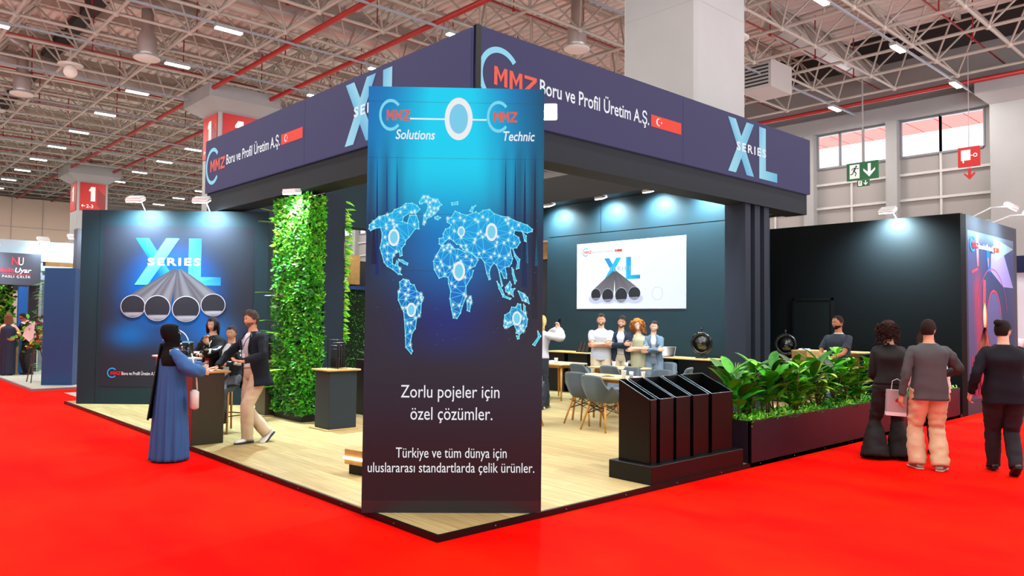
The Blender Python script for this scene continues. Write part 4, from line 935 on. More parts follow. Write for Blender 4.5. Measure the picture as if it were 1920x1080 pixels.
# small oak block with a light line, half behind the totem
o = empty('light_block', (.82,2.42,Z0), .2, 'small oak display block with a glowing white light line left of the totem', 'display block')
q = MB(); q.bbox((-.1,-.12,0),(.2,.12,.11),.003); q.build('black_base', BLK, o); q = MB(); q.bbox((-.14,-.15,.11),(.24,.15,.165),.003); q.build('oak_lower', OAK, o); q = MB(); q.bbox((-.14,-.15,.19),(.24,.15,.27),.003); q.build('oak_upper', OAK, o)
q = MB(); q.box((-.15,-.16,.165),(.25,.16,.19)); q.build('light_strip', emat('warm strip',(255,235,190),12.), o)
# oak desk on the right with the man in navy
o = empty('oak_desk', (11.0,2.05,Z0), 0, 'oak reception desk behind the planters, beside the man in the navy shirt', 'desk')
DO = wood_mat('desk oak', (206,170,112), (190,150,96), (150,112,70), 0, (2.,.4))
q = MB(); q.bbox((.0,-.35,0),(.04,.72,1.08),.003); q.build('front_panel', DO, o); q = MB(); q.bbox((0,-.39,0),(.6,-.35,1.08),.003); q.build('side_panel', DO, o); q = MB(); q.bbox((0,-.72,1.08),(.62,.73,1.11),.004); q.build('desk_top', DO, o)
q = MB(); q.bbox((.1,-.72,.55),(.6,-.39,.58),.003); q.bbox((.1,-.72,.8),(.6,-.39,.83),.003); q.build('side_shelf', DO, o)
board(11.2,2.6,Z0+1.11,.1,.2,.1,mat('paper white'),'paper_sheet','crumpled white papers on the left end of the oak desk','paper',.03)
# ------------------------------------------------------------------ plants
def gmat(n, c, v=.25, r=.38): return mat(n, c, r, spec=.4, var=v, vscale=14)
GR = [gmat('leaf deep green',(40,124,28)), gmat('leaf mid green',(72,184,36)), gmat('leaf bright green',(116,214,40)), gmat('leaf lime',(176,228,70)), gmat('leaf dark',(20,62,24)), gmat('leaf pale',(176,206,150))]
STEM = gmat('plant stem',(92,74,44),.2,.7)
def leaf(q, b, d, n, L, Wd, droop=.3, seg=6, fold=.18, shape=0):
    """one curved leaf blade from b along d, facing n"""
    d = d.normalized(); s = d.cross(n).normalized(); n = s.cross(d).normalized(); vs = []
    p = V(*b) if not isinstance(b, Vector) else b.copy(); dd = d.copy()
    for i in range(seg+1):
        t = i/seg; w = Wd*(math.sin(PI*min(1,t*1.0))**(.7 if shape == 0 else .55))*(1-.25*t)+.0008
        vs += [p-s*w+n*w*fold*2, p.copy(), p+s*w+n*w*fold*2]
        dd = (dd-V(0,0,droop/seg)).normalized(); p = p+dd*L/seg
    fs = []
    for i in range(seg):
        a = 3*i; fs += [(a,a+1,a+4,a+3),(a+1,a+2,a+5,a+4)]
    q.add(vs, fs)
def tinyleaf(q, p, n, r, L, Wd, rng):
    d = (V(rng.uniform(-1,1),rng.uniform(-1,1),rng.uniform(-.7,.9))+n*.6).normalized(); s = d.cross(n)
    if s.length < .1: s = d.orthogonal()
    s.normalize(); u = s.cross(d).normalized()
    q.add([p, p+d*L*.5+s*Wd+u*Wd*.3, p+d*L, p+d*L*.5-s*Wd+u*Wd*.3], [(0,1,2),(0,2,3)])
rng = random.Random(11)
# vertical green wall: faces -X (x = 2.2) and -Y (y = 6.1)
gw = empty('plant_wall', (2.2,7.02,Z0), 0, 'tall green plant covered column under the bright spotlight on the left side', 'green wall')
q = MB(); q.box((0,-.54,.14),(.26,.42,3.6)); q.build('growing_panel', mat('moss backing',(14,36,14),.9,bump=.6,bscale=60), gw)
q = MB(); q.box((-.04,-.56,0),(.28,.44,.14)); q.build('base_box', BLKM, gw)
def face_pt():
    k = rng.random()
    if k < .62: return V(0, rng.uniform(-.58,.44), rng.uniform(.12,3.66)), V(-1,0,0)
    if k < .70: return V(rng.uniform(-.02,.03), rng.uniform(-.62,-.52), rng.uniform(.12,3.66)), V(-.7,-.7,0)
    if k < .93: return V(rng.uniform(0,.26), -.54, rng.uniform(.12,3.64)), V(0,-1,0)
    return V(rng.uniform(0,.26), .42, rng.uniform(.2,3.6)), V(0,1,0)
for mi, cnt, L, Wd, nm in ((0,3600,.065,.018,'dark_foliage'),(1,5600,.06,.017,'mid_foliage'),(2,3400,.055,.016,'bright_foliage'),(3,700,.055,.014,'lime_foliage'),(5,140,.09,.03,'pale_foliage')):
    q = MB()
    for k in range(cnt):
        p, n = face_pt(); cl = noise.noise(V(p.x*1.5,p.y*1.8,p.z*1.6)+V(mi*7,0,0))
        if mi in (2,3,5) and cl < .08 and p.z < 2.6: continue  # fewer bright leaves low down, lower shade put into the leaf mix
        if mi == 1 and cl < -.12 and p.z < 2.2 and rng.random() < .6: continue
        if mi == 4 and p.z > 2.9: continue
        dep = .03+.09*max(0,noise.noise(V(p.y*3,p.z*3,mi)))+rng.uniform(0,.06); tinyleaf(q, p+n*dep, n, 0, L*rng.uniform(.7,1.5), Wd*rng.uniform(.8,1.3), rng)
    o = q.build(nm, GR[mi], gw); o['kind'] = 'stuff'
def frond(q, b, d, L, m, nl=16, ll=.16, w=.011, droop=.5):
    q.use(STEM); pts = []; p = V(*b); dd = V(*d).normalized()
    for i in range(10): pts.append(p.copy()); dd = (dd-V(0,0,droop*.1)).normalized(); p = p+dd*L/9
    q.tube(pts, [.006*(1-i/11) for i in range(10)], 5); q.use(m); s = V(*d).cross(V(0,0,1)).normalized()
    for i in range(nl):
        t = (i+2)/(nl+2)*9; k = min(8,int(t)); c = pts[k].lerp(pts[k+1], t-k); f = (pts[k+1]-pts[k]).normalized(); l = ll*math.sin(PI*(.15+.8*i/nl))
        for sg in (-1,1): leaf(q, c, (s*sg+f*1.0+V(0,0,.15)), V(0,0,1), l, w, .3, 4, .1)
for (y, z, dx, dy, dz, L, mi) in ((-.05,1.35,-.8,-.25,.35,.5,2),(.0,1.32,-.7,.45,.5,.45,2),(-.1,.8,-.7,-.1,.2,.42,3),(.3,2.05,-.7,.5,.3,.4,3),(.34,1.6,-.6,.7,.25,.36,2),(.0,1.98,-.8,0,.3,.4,5),(.2,3.2,-.8,.4,.4,.42,2),(.38,2.9,-.3,.9,.5,.4,4),(.4,.5,-.8,.4,.1,.36,1),(.36,1.2,-.5,.8,.3,.36,2),(.3,3.4,-.6,.6,.5,.36,3),(-.1,2.5,-.9,0,.2,.3,0)):
    q = MB(); frond(q, (-.05,y,z), (dx,dy,dz), L, GR[mi], 14, .15); q.build('fern_frond', None, gw)
q = MB(); r2 = random.Random(3)
for k in range(46):
    y, z = r2.uniform(-.5,.36), r2.uniform(.3,3.5); c = V(-.06,y,z)
    for j in range(5): a = r2.uniform(0,6); q.use(GR[r2.choice((0,1,2,2,4))]); leaf(q, c, V(-.8,math.cos(a)*.9,math.sin(a)*.9), V(-1,0,.3), r2.uniform(.1,.2), r2.uniform(.018,.034), .4, 5)
q.build('broad_leaf_tufts', None, gw)['kind'] = 'stuff'
# dark column panel next to it, with trailing leaves on its far side
q = MB(); q.box((2.5,6.45,Z0),(2.86,7.3,3.77)); o = q.build('column_panel', mat('blue grey panel',(34,46,60),.6,spec=.15)); tag(o, 'dark blue grey column panel between the plant wall and the totem', 'column'); o['group'] = 'x'; del o['group']
o = empty('trailing_plant', (2.865,6.5,Z0), 0, 'thin trailing green plant on the far edge of the dark column panel', 'plant')
q = MB(); q.tube([(0,0,3.7),(.03,-.02,2.8),(0,.02,2.0),(.03,0,1.3)], .006, 5); q.build('vine_stem', STEM, o); q = MB()
for k in range(150): z = rng.uniform(1.3,3.65); a = rng.uniform(-1.5,1.2); q.use(GR[rng.choice((1,2,2,3))]); leaf(q, V(.02,-.02,z), V(math.cos(a),math.sin(a)*.7-.3,rng.uniform(-.3,.5)), V(0,-1,.5), rng.uniform(.07,.2 if z > 2.6 else .13), .022, .5, 4)
q.build('vine_leaves', None, o)
# planter boxes along the right edge
PLB = mat('planter black with violet sheen tint', (34,26,38), .4, spec=.22)  # violet of the reflected carpet and screens put into the black
def planter(x0, x1, label):
    o = empty('planter_box', ((x0+x1)/2,.25,0), 0, label, 'planter'); w = (x1-x0)/2; t = .03
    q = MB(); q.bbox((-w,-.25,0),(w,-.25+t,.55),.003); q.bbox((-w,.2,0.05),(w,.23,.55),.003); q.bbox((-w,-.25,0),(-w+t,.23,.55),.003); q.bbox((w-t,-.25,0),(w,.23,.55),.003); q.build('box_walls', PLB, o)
    q = MB(); q.box((-w+t,-.22,.3),(w-t,.2,.5)); q.build('soil', mat('potting soil',(40,28,20),.95,bump=.8,bscale=50), o)
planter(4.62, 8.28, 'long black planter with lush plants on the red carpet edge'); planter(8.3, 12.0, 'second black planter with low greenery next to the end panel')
def ground_green(x0, x1, cnt, label):
    q = MB()
    for k in range(cnt):
        x = rng.uniform(x0,x1); y = rng.uniform(.01,.47); z = .5+.05*noise.noise(V(x*4,y*6,0))+rng.uniform(0,.07); q.use(GR[rng.choice((0,1,1,2,2,3) if noise.noise(V(x*2,y*3,4)) > -.1 else (0,0,1,1,2))]); tinyleaf(q, V(x,y,z), V(0,-.3,1), 0, rng.uniform(.03,.06), .014, rng)
    o = q.build('ground_cover'); tag(o, label, 'ground cover', kind='stuff')
ground_green(4.64, 8.25, 5200, 'low bright green ground cover filling the long planter'); ground_green(8.33, 11.95, 1800, 'low green ground cover in the planter by the end panel')
def plant(x, y, h, kind, label, seed, s=1.):
    r = random.Random(seed); o = empty('potted_plant', (x,y,.5), r.uniform(0,6.28), label, 'plant'); q = MB(); q.sm = True; st = []
    ns = {'rubber':3,'ti':3,'croton':4,'bushy':5,'ivy':6}[kind]
    for k in range(ns):
        a = 2*PI*k/ns+r.uniform(-.4,.4); t = .1+.12*r.random(); top = V(math.cos(a)*t*h*1.6, math.sin(a)*t*h*.9, h*r.uniform(.62,.92)); st.append((V(math.cos(a)*.03,math.sin(a)*.03,0), top))
        q.tube([st[-1][0], st[-1][0].lerp(top,.5)+V(.02,0,.02), top], [.014*s,.011*s,.006*s], 6)
    q.build('stems', STEM, o); q = MB(); q.sm = True
    for b, t in st:
        if kind == 'rubber':
            for k in range(9):
                u = .35+.65*k/8; a = k*2.4+r.uniform(-.3,.3); q.use(GR[r.choice((0,0,1,4,1))]); leaf(q, b.lerp(t,u), V(math.cos(a),math.sin(a),.75+1.3*(u-.4)), V(0,0,1), r.uniform(.28,.42)*s, r.uniform(.075,.115)*s, .7, 8, .12, 1)
        elif kind == 'ti':
            for k in range(11):
                u = .4+.6*k/10; a = k*2.4; q.use(GR[r.choice((0,1,4,0))]); leaf(q, b.lerp(t,u), V(math.cos(a),math.sin(a),1.9), V(0,0,1), r.uniform(.3,.44)*s, r.uniform(.05,.075)*s, 1.1, 8, .15)
        elif kind == 'croton':
            for k in range(15):
                u = .3+.7*k/14; a = k*2.4; q.use(GR[r.choice((1,3,0,3))]); leaf(q, b.lerp(t,u), V(math.cos(a),math.sin(a),.5), V(0,0,1), r.uniform(.2,.32)*s, r.uniform(.035,.05)*s, .9, 6, .15)
        elif kind == 'bushy':
            for k in range(26):
                u = r.uniform(.2,1.08); a = r.uniform(0,6.3); q.use(GR[r.choice((1,2,2,1,0))]); leaf(q, b.lerp(t,u), V(math.cos(a),math.sin(a),.9), V(0,0,1), r.uniform(.14,.24)*s, r.uniform(.04,.065)*s, .7, 5, .12, 1)
        else:
            for k in range(30):
                u = r.uniform(.1,1.1); a = r.uniform(0,6.3); q.use(GR[r.choice((0,1,1,3,0))]); leaf(q, b.lerp(t,u)+V(r.uniform(-.05,.05),r.uniform(-.05,.05),0), V(math.cos(a),math.sin(a),.25), V(0,0,1), r.uniform(.07,.13)*s, r.uniform(.022,.035)*s, .5, 4, .1, 1)
    if kind in ('croton','ti') or seed == 1:
        q.use(GR[3])
        for k in range(12): a = r.uniform(0,6.3); leaf(q, V(0,0,h*.8), V(math.cos(a)*.4,math.sin(a)*.4,1), V(0,-1,0), .16*s, .012, .3, 4)
    q.build('leaves', None, o)
PL = [(4.72,.26,.74,'rubber','broad leaved rubber plant at the left end of the long planter'),(5.05,.3,.7,'bushy','bushy green plant second from the left in the long planter'),(5.4,.22,.76,'rubber','tall rubber plant with upright glossy leaves, third in the planter'),
 (5.75,.3,.66,'ti','plant with long arching dark leaves in the left half of the planter'),(6.05,.2,.72,'bushy','bright bushy plant near the middle of the long planter'),(6.4,.28,.68,'ti','tall dark leaved plant at the middle of the long planter'),
 (6.75,.2,.66,'croton','yellow variegated plant in front of the oak desk'),(7.05,.3,.72,'rubber','large leaved plant right before the man in the navy t-shirt'),(7.4,.24,.6,'ivy','low ivy like plant in the right part of the long planter'),
 (7.7,.28,.8,'bushy','tall bright bushy plant right of the navy t-shirt man'),(8.05,.22,.72,'bushy','bushy plant at the right end, next to the curly haired woman'),(9.4,.28,.5,'croton','small variegated plant in the second planter behind the walkers'),(10.3,.28,.62,'ti','upright leafy plant in the second planter'),(11.2,.28,.45,'ivy','low plant at the end panel end of the second planter')]
for i, (x, y, h, k, lab) in enumerate(PL): plant(x, y, h, k, lab, i+1)
# potted plant near the pedestals
o = empty('floor_plant', (3.62,6.7,Z0), 0, 'dark box with a fern like plant in the gap left of the totem', 'plant'); q = MB(); q.bbox((-.22,-.22,0),(.22,.22,.95),.004); q.build('plant_box', BLK, o); q = MB(); r = random.Random(8)
for k in range(34): a = r.uniform(0,6.3); q.use(GR[r.choice((1,2,0,5))]); leaf(q, V(0,0,.93), V(math.cos(a)*.6,math.sin(a)*.6,1), V(0,0,1), r.uniform(.2,.36), .02, 1.2, 6)
q.build('leaves', None, o)
# ------------------------------------------------------------------ people
def skinm(name, c): return mat(name, c, .5, spec=.35)
SK1 = skinm('skin warm', (214,158,128)); SK2 = skinm('skin light', (228,182,156)); SK3 = skinm('skin tan', (186,128,94))
EYEW = mat('eye white', (232,230,226), .3); IRIS = mat('iris brown', (40,26,18), .2); LIPF = mat('lips rose', (178,92,86), .45); LIPM = mat('lips pale', (172,112,96), .5)
def ik(a, c, l1, l2, pole):
    d = c-a; L = min(d.length, (l1+l2)*.995); u = d.normalized()
    x = (l1*l1-l2*l2+L*L)/(2*L); h = math.sqrt(max(0, l1*l1-x*x)); p = pole-u*pole.dot(u)
    p = p.normalized() if p.length > 1e-5 else V(0,1,0)
    return a+u*x+p*h, a+u*L
def chain(q, pts, rads, n=16, sub=5, fold=0., ff=9., seed=0., flat=None, caps=True, ret=False):
    """tapering limb along points with smooth joints, optional cloth folds"""
    P = []; R = []; m = len(pts)
    for i in range(m-1):
        p0 = pts[max(i-1,0)]; p1 = pts[i]; p2 = pts[i+1]; p3 = pts[min(i+2,m-1)]
        for k in range(sub):
            t = k/sub; a = .5*((2*p1)+(p2-p0)*t*.6+(3*(p2-p1)-.6*(p3-p1)*.0-(p2-p0)*.6*2*.5)*0)
            P.append(p1.lerp(p2, t)); R.append(lerp(rads[i], rads[i+1], sstep(0,1,t)*.5+t*.5))
    P.append(pts[-1]); R.append(rads[-1])
    S = [p.copy() for p in P]
    for _ in range(2): S = [S[0]]+[(S[i-1]+S[i]*2+S[i+1])/4 for i in range(1, len(S)-1)]+[S[-1]]
    P = S; T = [(P[min(i+1,len(P)-1)]-P[max(i-1,0)]).normalized() for i in range(len(P))]
    a = T[0].orthogonal().normalized(); rings = []
    for i, p in enumerate(P):
        a = (a-T[i]*a.dot(T[i])).normalized(); b = T[i].cross(a); rr = []
        for j in range(n):
            t = 2*PI*j/n; d = a*math.cos(t)+b*math.sin(t); r = R[i]
            if flat: r *= 1-flat[1]*abs(d.dot(flat[0]))
            w = p+d*r
            if fold: w = w+d*(noise.noise(V(w.x*ff+seed, w.y*ff, w.z*ff*1.9))*fold*1.5+noise.noise(V(w.x*22+seed, w.y*22, w.z*30))*fold*.7)
            rr.append(w)
        rings.append(rr)
    if ret: return rings
    q.loft(rings, caps)
def torso_rings(st, n=28, fold=0., seed=0., a0=None, a1=None):
    """st: list of (centre, right vec, forward vec, half width, half depth, squareness)"""
    rings = []
    for c, r, f, hw, hd, sq in st:
        rr = []; m = n if a0 is None else n+1
        for j in range(m):
            t = 2*PI*j/n if a0 is None else lerp(a0, a1, j/n)   # t=0 right, pi/2 front
            cs, sn = math.cos(t), math.sin(t); k = 2/sq
            x = math.copysign(abs(cs)**k, cs)*hw; y = math.copysign(abs(sn)**k, sn)*hd
            p = c+r*x+f*y
            if fold: p = p+(r*x+f*y).normalized()*noise.noise(V(p.x*7+seed, p.y*7, p.z*11))*fold*1.5
            rr.append(p)
        rings.append(rr)
    return rings
def head_pt(th, ph, H, fem):
    """th azimuth (0 = face), ph elevation -pi/2..pi/2; returns point in head space (x right, y face, z up), H head height"""
    h = H/2; cz = math.sin(ph); cr = math.cos(ph)
    x = math.sin(th)*cr; y = math.cos(th)*cr; z = cz; kr = max(cr,1e-4)**(-.26) if z > 0 else 1.
    lo = max(0, -z)
    wx = .60*(1-.34*lo**1.3*(1 if y > -.2 else .4)); dy = .80
    X = x*wx*h*1.10*kr; Y = y*dy*h*kr; Z = z*h*.97
    if y > 0: Y -= .06*h*y*(1-abs(x))*0; Y += lo*.05*h*y
    else: Y *= 1.02-.30*lo**1.2
    if z > .3: X *= 1-.05*(z-.3)
    if y > 0:
        ax = abs(x)
        g = lambda cx, cz_, sx, sz: math.exp(-((ax-cx)/sx)**2-((z-cz_)/sz)**2)
        Y = min(Y, .70*h+.3*(Y-.70*h)) if Y > .70*h else Y
        nz = .165*h*math.exp(-(x/.085)**2)*sstep(.14,-.24,z)*sstep(-.36,-.26,z)
        Y += nz + .045*h*g(.2,.16,.22,.06) - .07*h*g(.27,.02,.13,.09) + .035*h*g(.33,-.2,.14,.14)+.03*h*math.exp(-(x/.2)**2-((z+.46)/.05)**2)+.03*h*math.exp(-(x/.18)**2-((z+.58)/.045)**2)-.022*h*math.exp(-(x/.2)**2-((z+.52)/.018)**2)
        Y += (.07 if not fem else .045)*h*math.exp(-(x/.26)**2-((z+.84)/.13)**2)
    return V(X, Y, Z)
def make_head(q, M, H, sk, lip, beard, fem, hairm, brow=1., smile=False):
    n, m = 56, 64; vs = []; fs = [[], [], [], [], []]
    for i in range(m+1):
        ph = -PI/2+PI*i/m
        for j in range(n): vs.append(M @ head_pt(2*PI*j/n, ph, H, fem))
    base = len(q.v)
    for i in range(m):
        z = math.sin(-PI/2+PI*(i+.5)/m)
        for j in range(n):
            th = 2*PI*(j+.5)/n; x = math.sin(th)*math.cos(-PI/2+PI*(i+.5)/m); y = math.cos(th)
            k = (j+1) % n; f = (i*n+j, i*n+k, (i+1)*n+k, (i+1)*n+j); c = 0
            if y > 0 and abs(x) < .33 and -.585 < z-.7*x*x < -.475: c = 4 if (smile and abs(x) < .25 and -.555 < z-.7*x*x < -.505) else 1
            elif y > 0 and .08 < abs(x) < .40 and .15 < z+.16*(abs(x)-.22) < .15+.06*brow: c = 2
            elif beard and y > -.05 and (z < -.36 and not (abs(x) < .17 and z > -.5 and z < -.44)) and (z < -.60 or abs(x) > .22 or -.44 < z): c = 2 if beard > 1 else 3
            fs[c].append(f)
    for c, mm in enumerate((sk, lip, hairm, mat('short stubble',(120,92,76),.8), EYEW)):
        if fs[c]:
            q.use(mm); n0 = len(q.v)
            used = sorted({i for f in fs[c] for i in f}); ix = {v: i for i, v in enumerate(used)}
            q.add([vs[i] for i in used], [tuple(ix[i] for i in f) for f in fs[c]])
    h = H/2
    for s in (-1, 1):
        c = M @ V(s*.235*h, .60*h, .03*h); R = M.to_3x3()
        q.use(EYEW); q.ball(c, .13*h, 12, 8); q.use(IRIS); q.ball(c+R @ V(0,.08*h,0), .07*h, 10, 6)
        q.use(sk); q.ball(c+R @ V(0,-.005*h,.045*h), .118*h, 12, 8, (1,1,.75))
        # ear
        e = M @ V(s*.615*h, -.04*h, -.06*h); rr = []
        for k in range(17):
            t = 2*PI*k/16; rr.append(e+R @ V(s*(.04*h+.03*h*math.cos(t)), .09*h*math.cos(t)-.02*h, .17*h*math.sin(t)))
        q.tube(rr, .03*h, 6, False); q.ball(e+R @ V(s*.02*h,0,0), .1*h, 8, 6, (.35,.8,1.5))
def hand(q, w, d, n, L, side, curl=.35, spread=.06, thumb=.6, point=None):
    """w wrist, d finger direction, n palm normal (palm faces n), side +1 puts the thumb at n x d"""
    d = d.normalized(); n = (n-d*n.dot(d)).normalized(); s = n.cross(d)*side   # s towards the thumb
    pw = L*.22; pl_ = L*.5; rings = []
    for t, ww, hh in ((0,.62,.075),(.15,.75,.08),(.45,1.,.085),(.8,1.05,.075),(1.,1.0,.06)):
        c = w+d*pl_*t; rings.append([c+s*math.cos(a)*pw*ww+n*math.sin(a)*L*hh for a in [2*PI*i/14 for i in range(14)]])
    q.loft(rings)
    for i, (o, l) in enumerate(((.78,.40),(.27,.45),(-.25,.42),(-.75,.33))):
        b = w+d*pl_*.94+s*pw*o; a = (o*spread); cu = curl*(.9+.12*i); dd = (d*math.cos(a)+s*math.sin(a)).normalized(); pts = [b]; p = b; ang = 0
        for k, f in enumerate((.45,.3,.25)):
            ang += cu*(.8 if k == 0 else 1.1); v = dd*math.cos(ang)+n*math.sin(ang); p = p+v*l*L*f; pts.append(p)
        q.tube([b-dd*.01]+pts, [L*.048,L*.05,L*.045,L*.041,L*.034], 8)
    b = w+d*pl_*.18+s*pw*.7; v1 = (d*.6+s*.75+n*.35*thumb).normalized(); v2 = (d*.85+s*.3+n*.45*thumb).normalized()
    q.tube([b-v1*.01, b+v1*L*.2, b+v1*L*.2+v2*L*.16, b+v1*L*.2+v2*L*.27], [L*.062,L*.058,L*.05,L*.038], 8)
def shoe(q, ank, yaw, pitch, L, m, sole, heel=0.):
    R = Matrix.Translation(ank) @ Matrix.Rotation(yaw, 4, 'Z') @ Matrix.Rotation(pitch, 4, 'X'); q.use(m); rings = []
    for y, w, h, zc in ((-.30,.11,.10,.0),(-.27,.145,.19,.0),(-.15,.155,.26,.0),(-.0,.15,.27,0),(.14,.165,.2,0),(.34,.19,.155,0),(.52,.18,.13,0),(.64,.13,.10,0),(.69,.06,.06,0)):
        z0 = -.255*L+heel*max(0,(.3-y))*L*.4+.04*L
        rings.append([R @ V(L*w*math.cos(a), y*L, z0+L*h*(.5+.5*math.sin(a))) for a in [2*PI*i/14 for i in range(14)]])
    q.loft(rings); q.use(sole); rings = []
    for y, w in ((-.31,.1),(-.27,.15),(0,.155),(.34,.195),(.55,.18),(.66,.13),(.71,.05)):
        z0 = -.255*L+heel*max(0,(.3-y))*L*.4; rings.append([R @ V(L*w*a, y*L, z0+b*L*.05) for a, b in ((-1,0),(1,0),(1,1),(-1,1))])
    q.loft(rings)
    if heel: q.cyl(R @ V(0,-.22*L,-.255*L), R @ V(0,-.22*L,-.2*L+heel*.2*L), .05*L, .08*L, 8)
BK = dict
def person(label, loc, face, H, sk=SK1, fem=False, hair='short', hairc=(40,28,22), beard=0, top=None, bottom=None, dress=None, shoes=((20,20,22),(15,15,16)), heel=0.,
           lh=None, rh=None, lel=None, rel=None, lf=None, rf=None, hip=(0,0,0), lean=(0,0), htilt=(0,0), hturn=0., jacket=None, build=1., hs=1., hcurl=(.4,.4), hn=(None,None), hd=(None,None), glasses=False, smile=False, lanyard=None, belt=None, gy=0., extra=None, group=None, knee=(None,None)):
    """loc = ground point between the feet; face = heading in degrees (0 = +X); local frame: x right, y forward"""
    o = empty('person', loc, math.radians(face-90), label, 'person', group)
    S = H; W = build; X, Y, Z = V(1,0,0), V(0,1,0), V(0,0,1)
    hipc = V(hip[0], hip[1], .515*S+hip[2]); up = V(lean[0], lean[1], 1).normalized(); fw = (Y-up*Y.dot(up)).normalized(); rt = fw.cross(up)
    neck = hipc+up*.308*S; shw = (.103 if not fem else .088)*S*W
    sh = {1: hipc+up*.272*S+rt*shw, -1: hipc+up*.272*S-rt*shw}
    hj = {s: hipc+rt*s*.05*S-up*.01*S for s in (1,-1)}
    feet = {1: rf or (.09,0,0,0,0), -1: lf or (-.09,0,0,0,0)}   # x, y, yaw, lift, pitch
    ank, kn, el, wr = {}, {}, {}, {}
    for s in (1,-1):
        fx, fy, yw, lift, pt = feet[s]; a = V(fx, fy, .042*S+lift+heel*.02)
        kp = knee[0 if s < 0 else 1] or V(.1*s, 1, 0); kn[s], ank[s] = ik(hj[s], a, .245*S, .238*S, V(*kp))
        t = (lh if s < 0 else rh); t = V(*t) if t else V(s*.17*S, .03, .47*S)
        e = (lel if s < 0 else rel); e = V(*e) if e else V(s*.5, -1, -.3)
        el[s], wr[s] = ik(sh[s], t, .172*S, .15*S, e)
    # body
    q = MB(); B = [(-.045,.072,.060,2.2),(-.01,.092*W,.062*W,2.4),(.03,.093*W,.064*W,2.4),(.08,.083*W,.062*W,2.3),(.12,.078*W,.058*W,2.3),(.18,.088*W,.064*W,2.4),(.235,.097*W,.066*W,2.5),(.262,.100*W,.060,2.4),(.285,.086*W,.050,2.3),(.300,.062,.044,2.1),(.312,.040,.038,2),(.335,.032,.034,2)]
    q.loft(torso_rings([(hipc+up*z*S, rt, fw, hw*S*(.96 if fem and i not in (1,2) else 1), hd*S, sq) for i, (z,hw,hd,sq) in enumerate(B)], 24))
    hu = (up+V(htilt[0], htilt[1], 0)*.5).normalized()
    HH = .131*S*hs; hc = neck+up*.035*S+hu*(.012*S+HH*.42)+fw*.008*S
    chain(q, [neck-up*.02*S, neck+up*.03*S+fw*.004, hc-hu*HH*.25-fw*.01], [.036*S,.031*S*W**.5,.032*S], 14)
    for s in (1,-1):
        chain(q, [hj[s]+up*.02*S, hj[s].lerp(kn[s],.5), kn[s], kn[s].lerp(ank[s],.35)-Y*.004, ank[s]], [.05*S*W,.043*S*W,.031*S,.031*S,.019*S], 14)
        chain(q, [sh[s]-rt*s*.02*S, sh[s].lerp(el[s],.45), el[s], el[s].lerp(wr[s],.35), wr[s]], [.027*S*W,.025*S*W,.019*S,.021*S,.0135*S], 12)
        chain(q, [ank[s]+Z*.02, ank[s]-Z*.02], [.02*S,.022*S], 10)
    body = q.build('body_shape', sk); rm = body.modifiers.new('fuse', 'REMESH'); rm.mode = 'VOXEL'; rm.voxel_size = .011; rm.use_smooth_shade = True
    dg = bpy.context.evaluated_depsgraph_get(); me = bpy.data.meshes.new_from_object(body.evaluated_get(dg)); bpy.data.objects.remove(body)
    q = MB(); q.sm = True; q.use(sk); q.add([v.co.copy() for v in me.vertices], [tuple(p.vertices) for p in me.polygons]); bpy.data.meshes.remove(me)
    hy = Matrix.Rotation(math.radians(hturn), 3, 'Z'); Rh = (Matrix((rt, fw, up)).transposed()); tl = Matrix.Rotation(math.radians(htilt[1]*-45), 3, 'X') @ Matrix.Rotation(math.radians(htilt[0]*45), 3, 'Y')
    HM = Matrix.Translation(hc) @ (Rh @ hy @ tl).to_4x4()
    HC = mat('hair %d %d %d' % hairc, hairc, .75, spec=.2, bump=.8, bscale=120, var=.3, vscale=40)
    make_head(q, HM, HH, sk, LIPF if fem else LIPM, beard, fem, HC, .7 if fem else 1., smile); q.use(sk)
    for s in (1,-1):
        d = hd[0 if s < 0 else 1]; d = V(*d) if d else (wr[s]-el[s]); nn = hn[0 if s < 0 else 1]; nn = V(*nn) if nn else (-rt*s+Y*.2)
        d = d.normalized(); side = 1 if s > 0 else -1
        dn = (nn-d*nn.dot(d)).normalized(); sd = dn.cross(d)
        # thumb goes to the body's front / top by default
        want = 1 if sd.dot(Y+Z*.6) > 0 else -1
        hand(q, wr[s]-d*.012, d, nn, .105*S, want, hcurl[0 if s < 0 else 1])
    q.build('body', None, o)
    h = HH/2; r = random.Random(int(H*1000)+len(label))
    def hp(th, ph, k=1.): return HM @ (head_pt(th, ph, HH, fem)*k)
    # hair
    q = MB(); q.sm = True
    if hair == 'hijab':
        n = 48; CL = mat('black headscarf', (13,13,15), .9, spec=.2, bump=.3, bscale=60); rings = []
        prof = [(.60,.06,.07,0),(.58,.2,.22,0),(.52,.32,.37,0),(.38,.42,.49,0),(.18,.47,.56,-.01),(-.05,.48,.57,-.02),(-.25,.45,.53,-.03),(-.42,.40,.46,-.03),(-.58,.36,.40,-.03),(-.72,.38,.40,-.03),(-.88,.48,.44,-.04),(-1.02,.66,.50,-.05),(-1.2,.84,.54,-.05),(-1.45,.92,.56,-.06),(-1.75,.9,.57,-.06)]
        for i in range(len(prof)*3-2):
            k = min(i//3, len(prof)-2); t = i/3-k; z, w, dd, yo = [lerp(x, y, t) for x, y in zip(prof[k], prof[k+1])]; z *= HH; rr = []
            for j in range(n):
                th = 2*PI*j/n; kk = 1.04+.035*noise.noise(V(math.cos(th)*3,math.sin(th)*3,z*14))
                if math.cos(th) > .52 and -.40*HH < z < .40*HH: kk *= .74
                base = HM @ V(0,0,z) if z > -.5*HH else hc+up*z
                rr.append(base+rt*math.sin(th)*w*HH*kk*.92+fw*(math.cos(th)*dd*HH*kk+yo*HH))
            rings.append(rr)
        q.loft(rings); q.build('headscarf', CL, o)
    else:
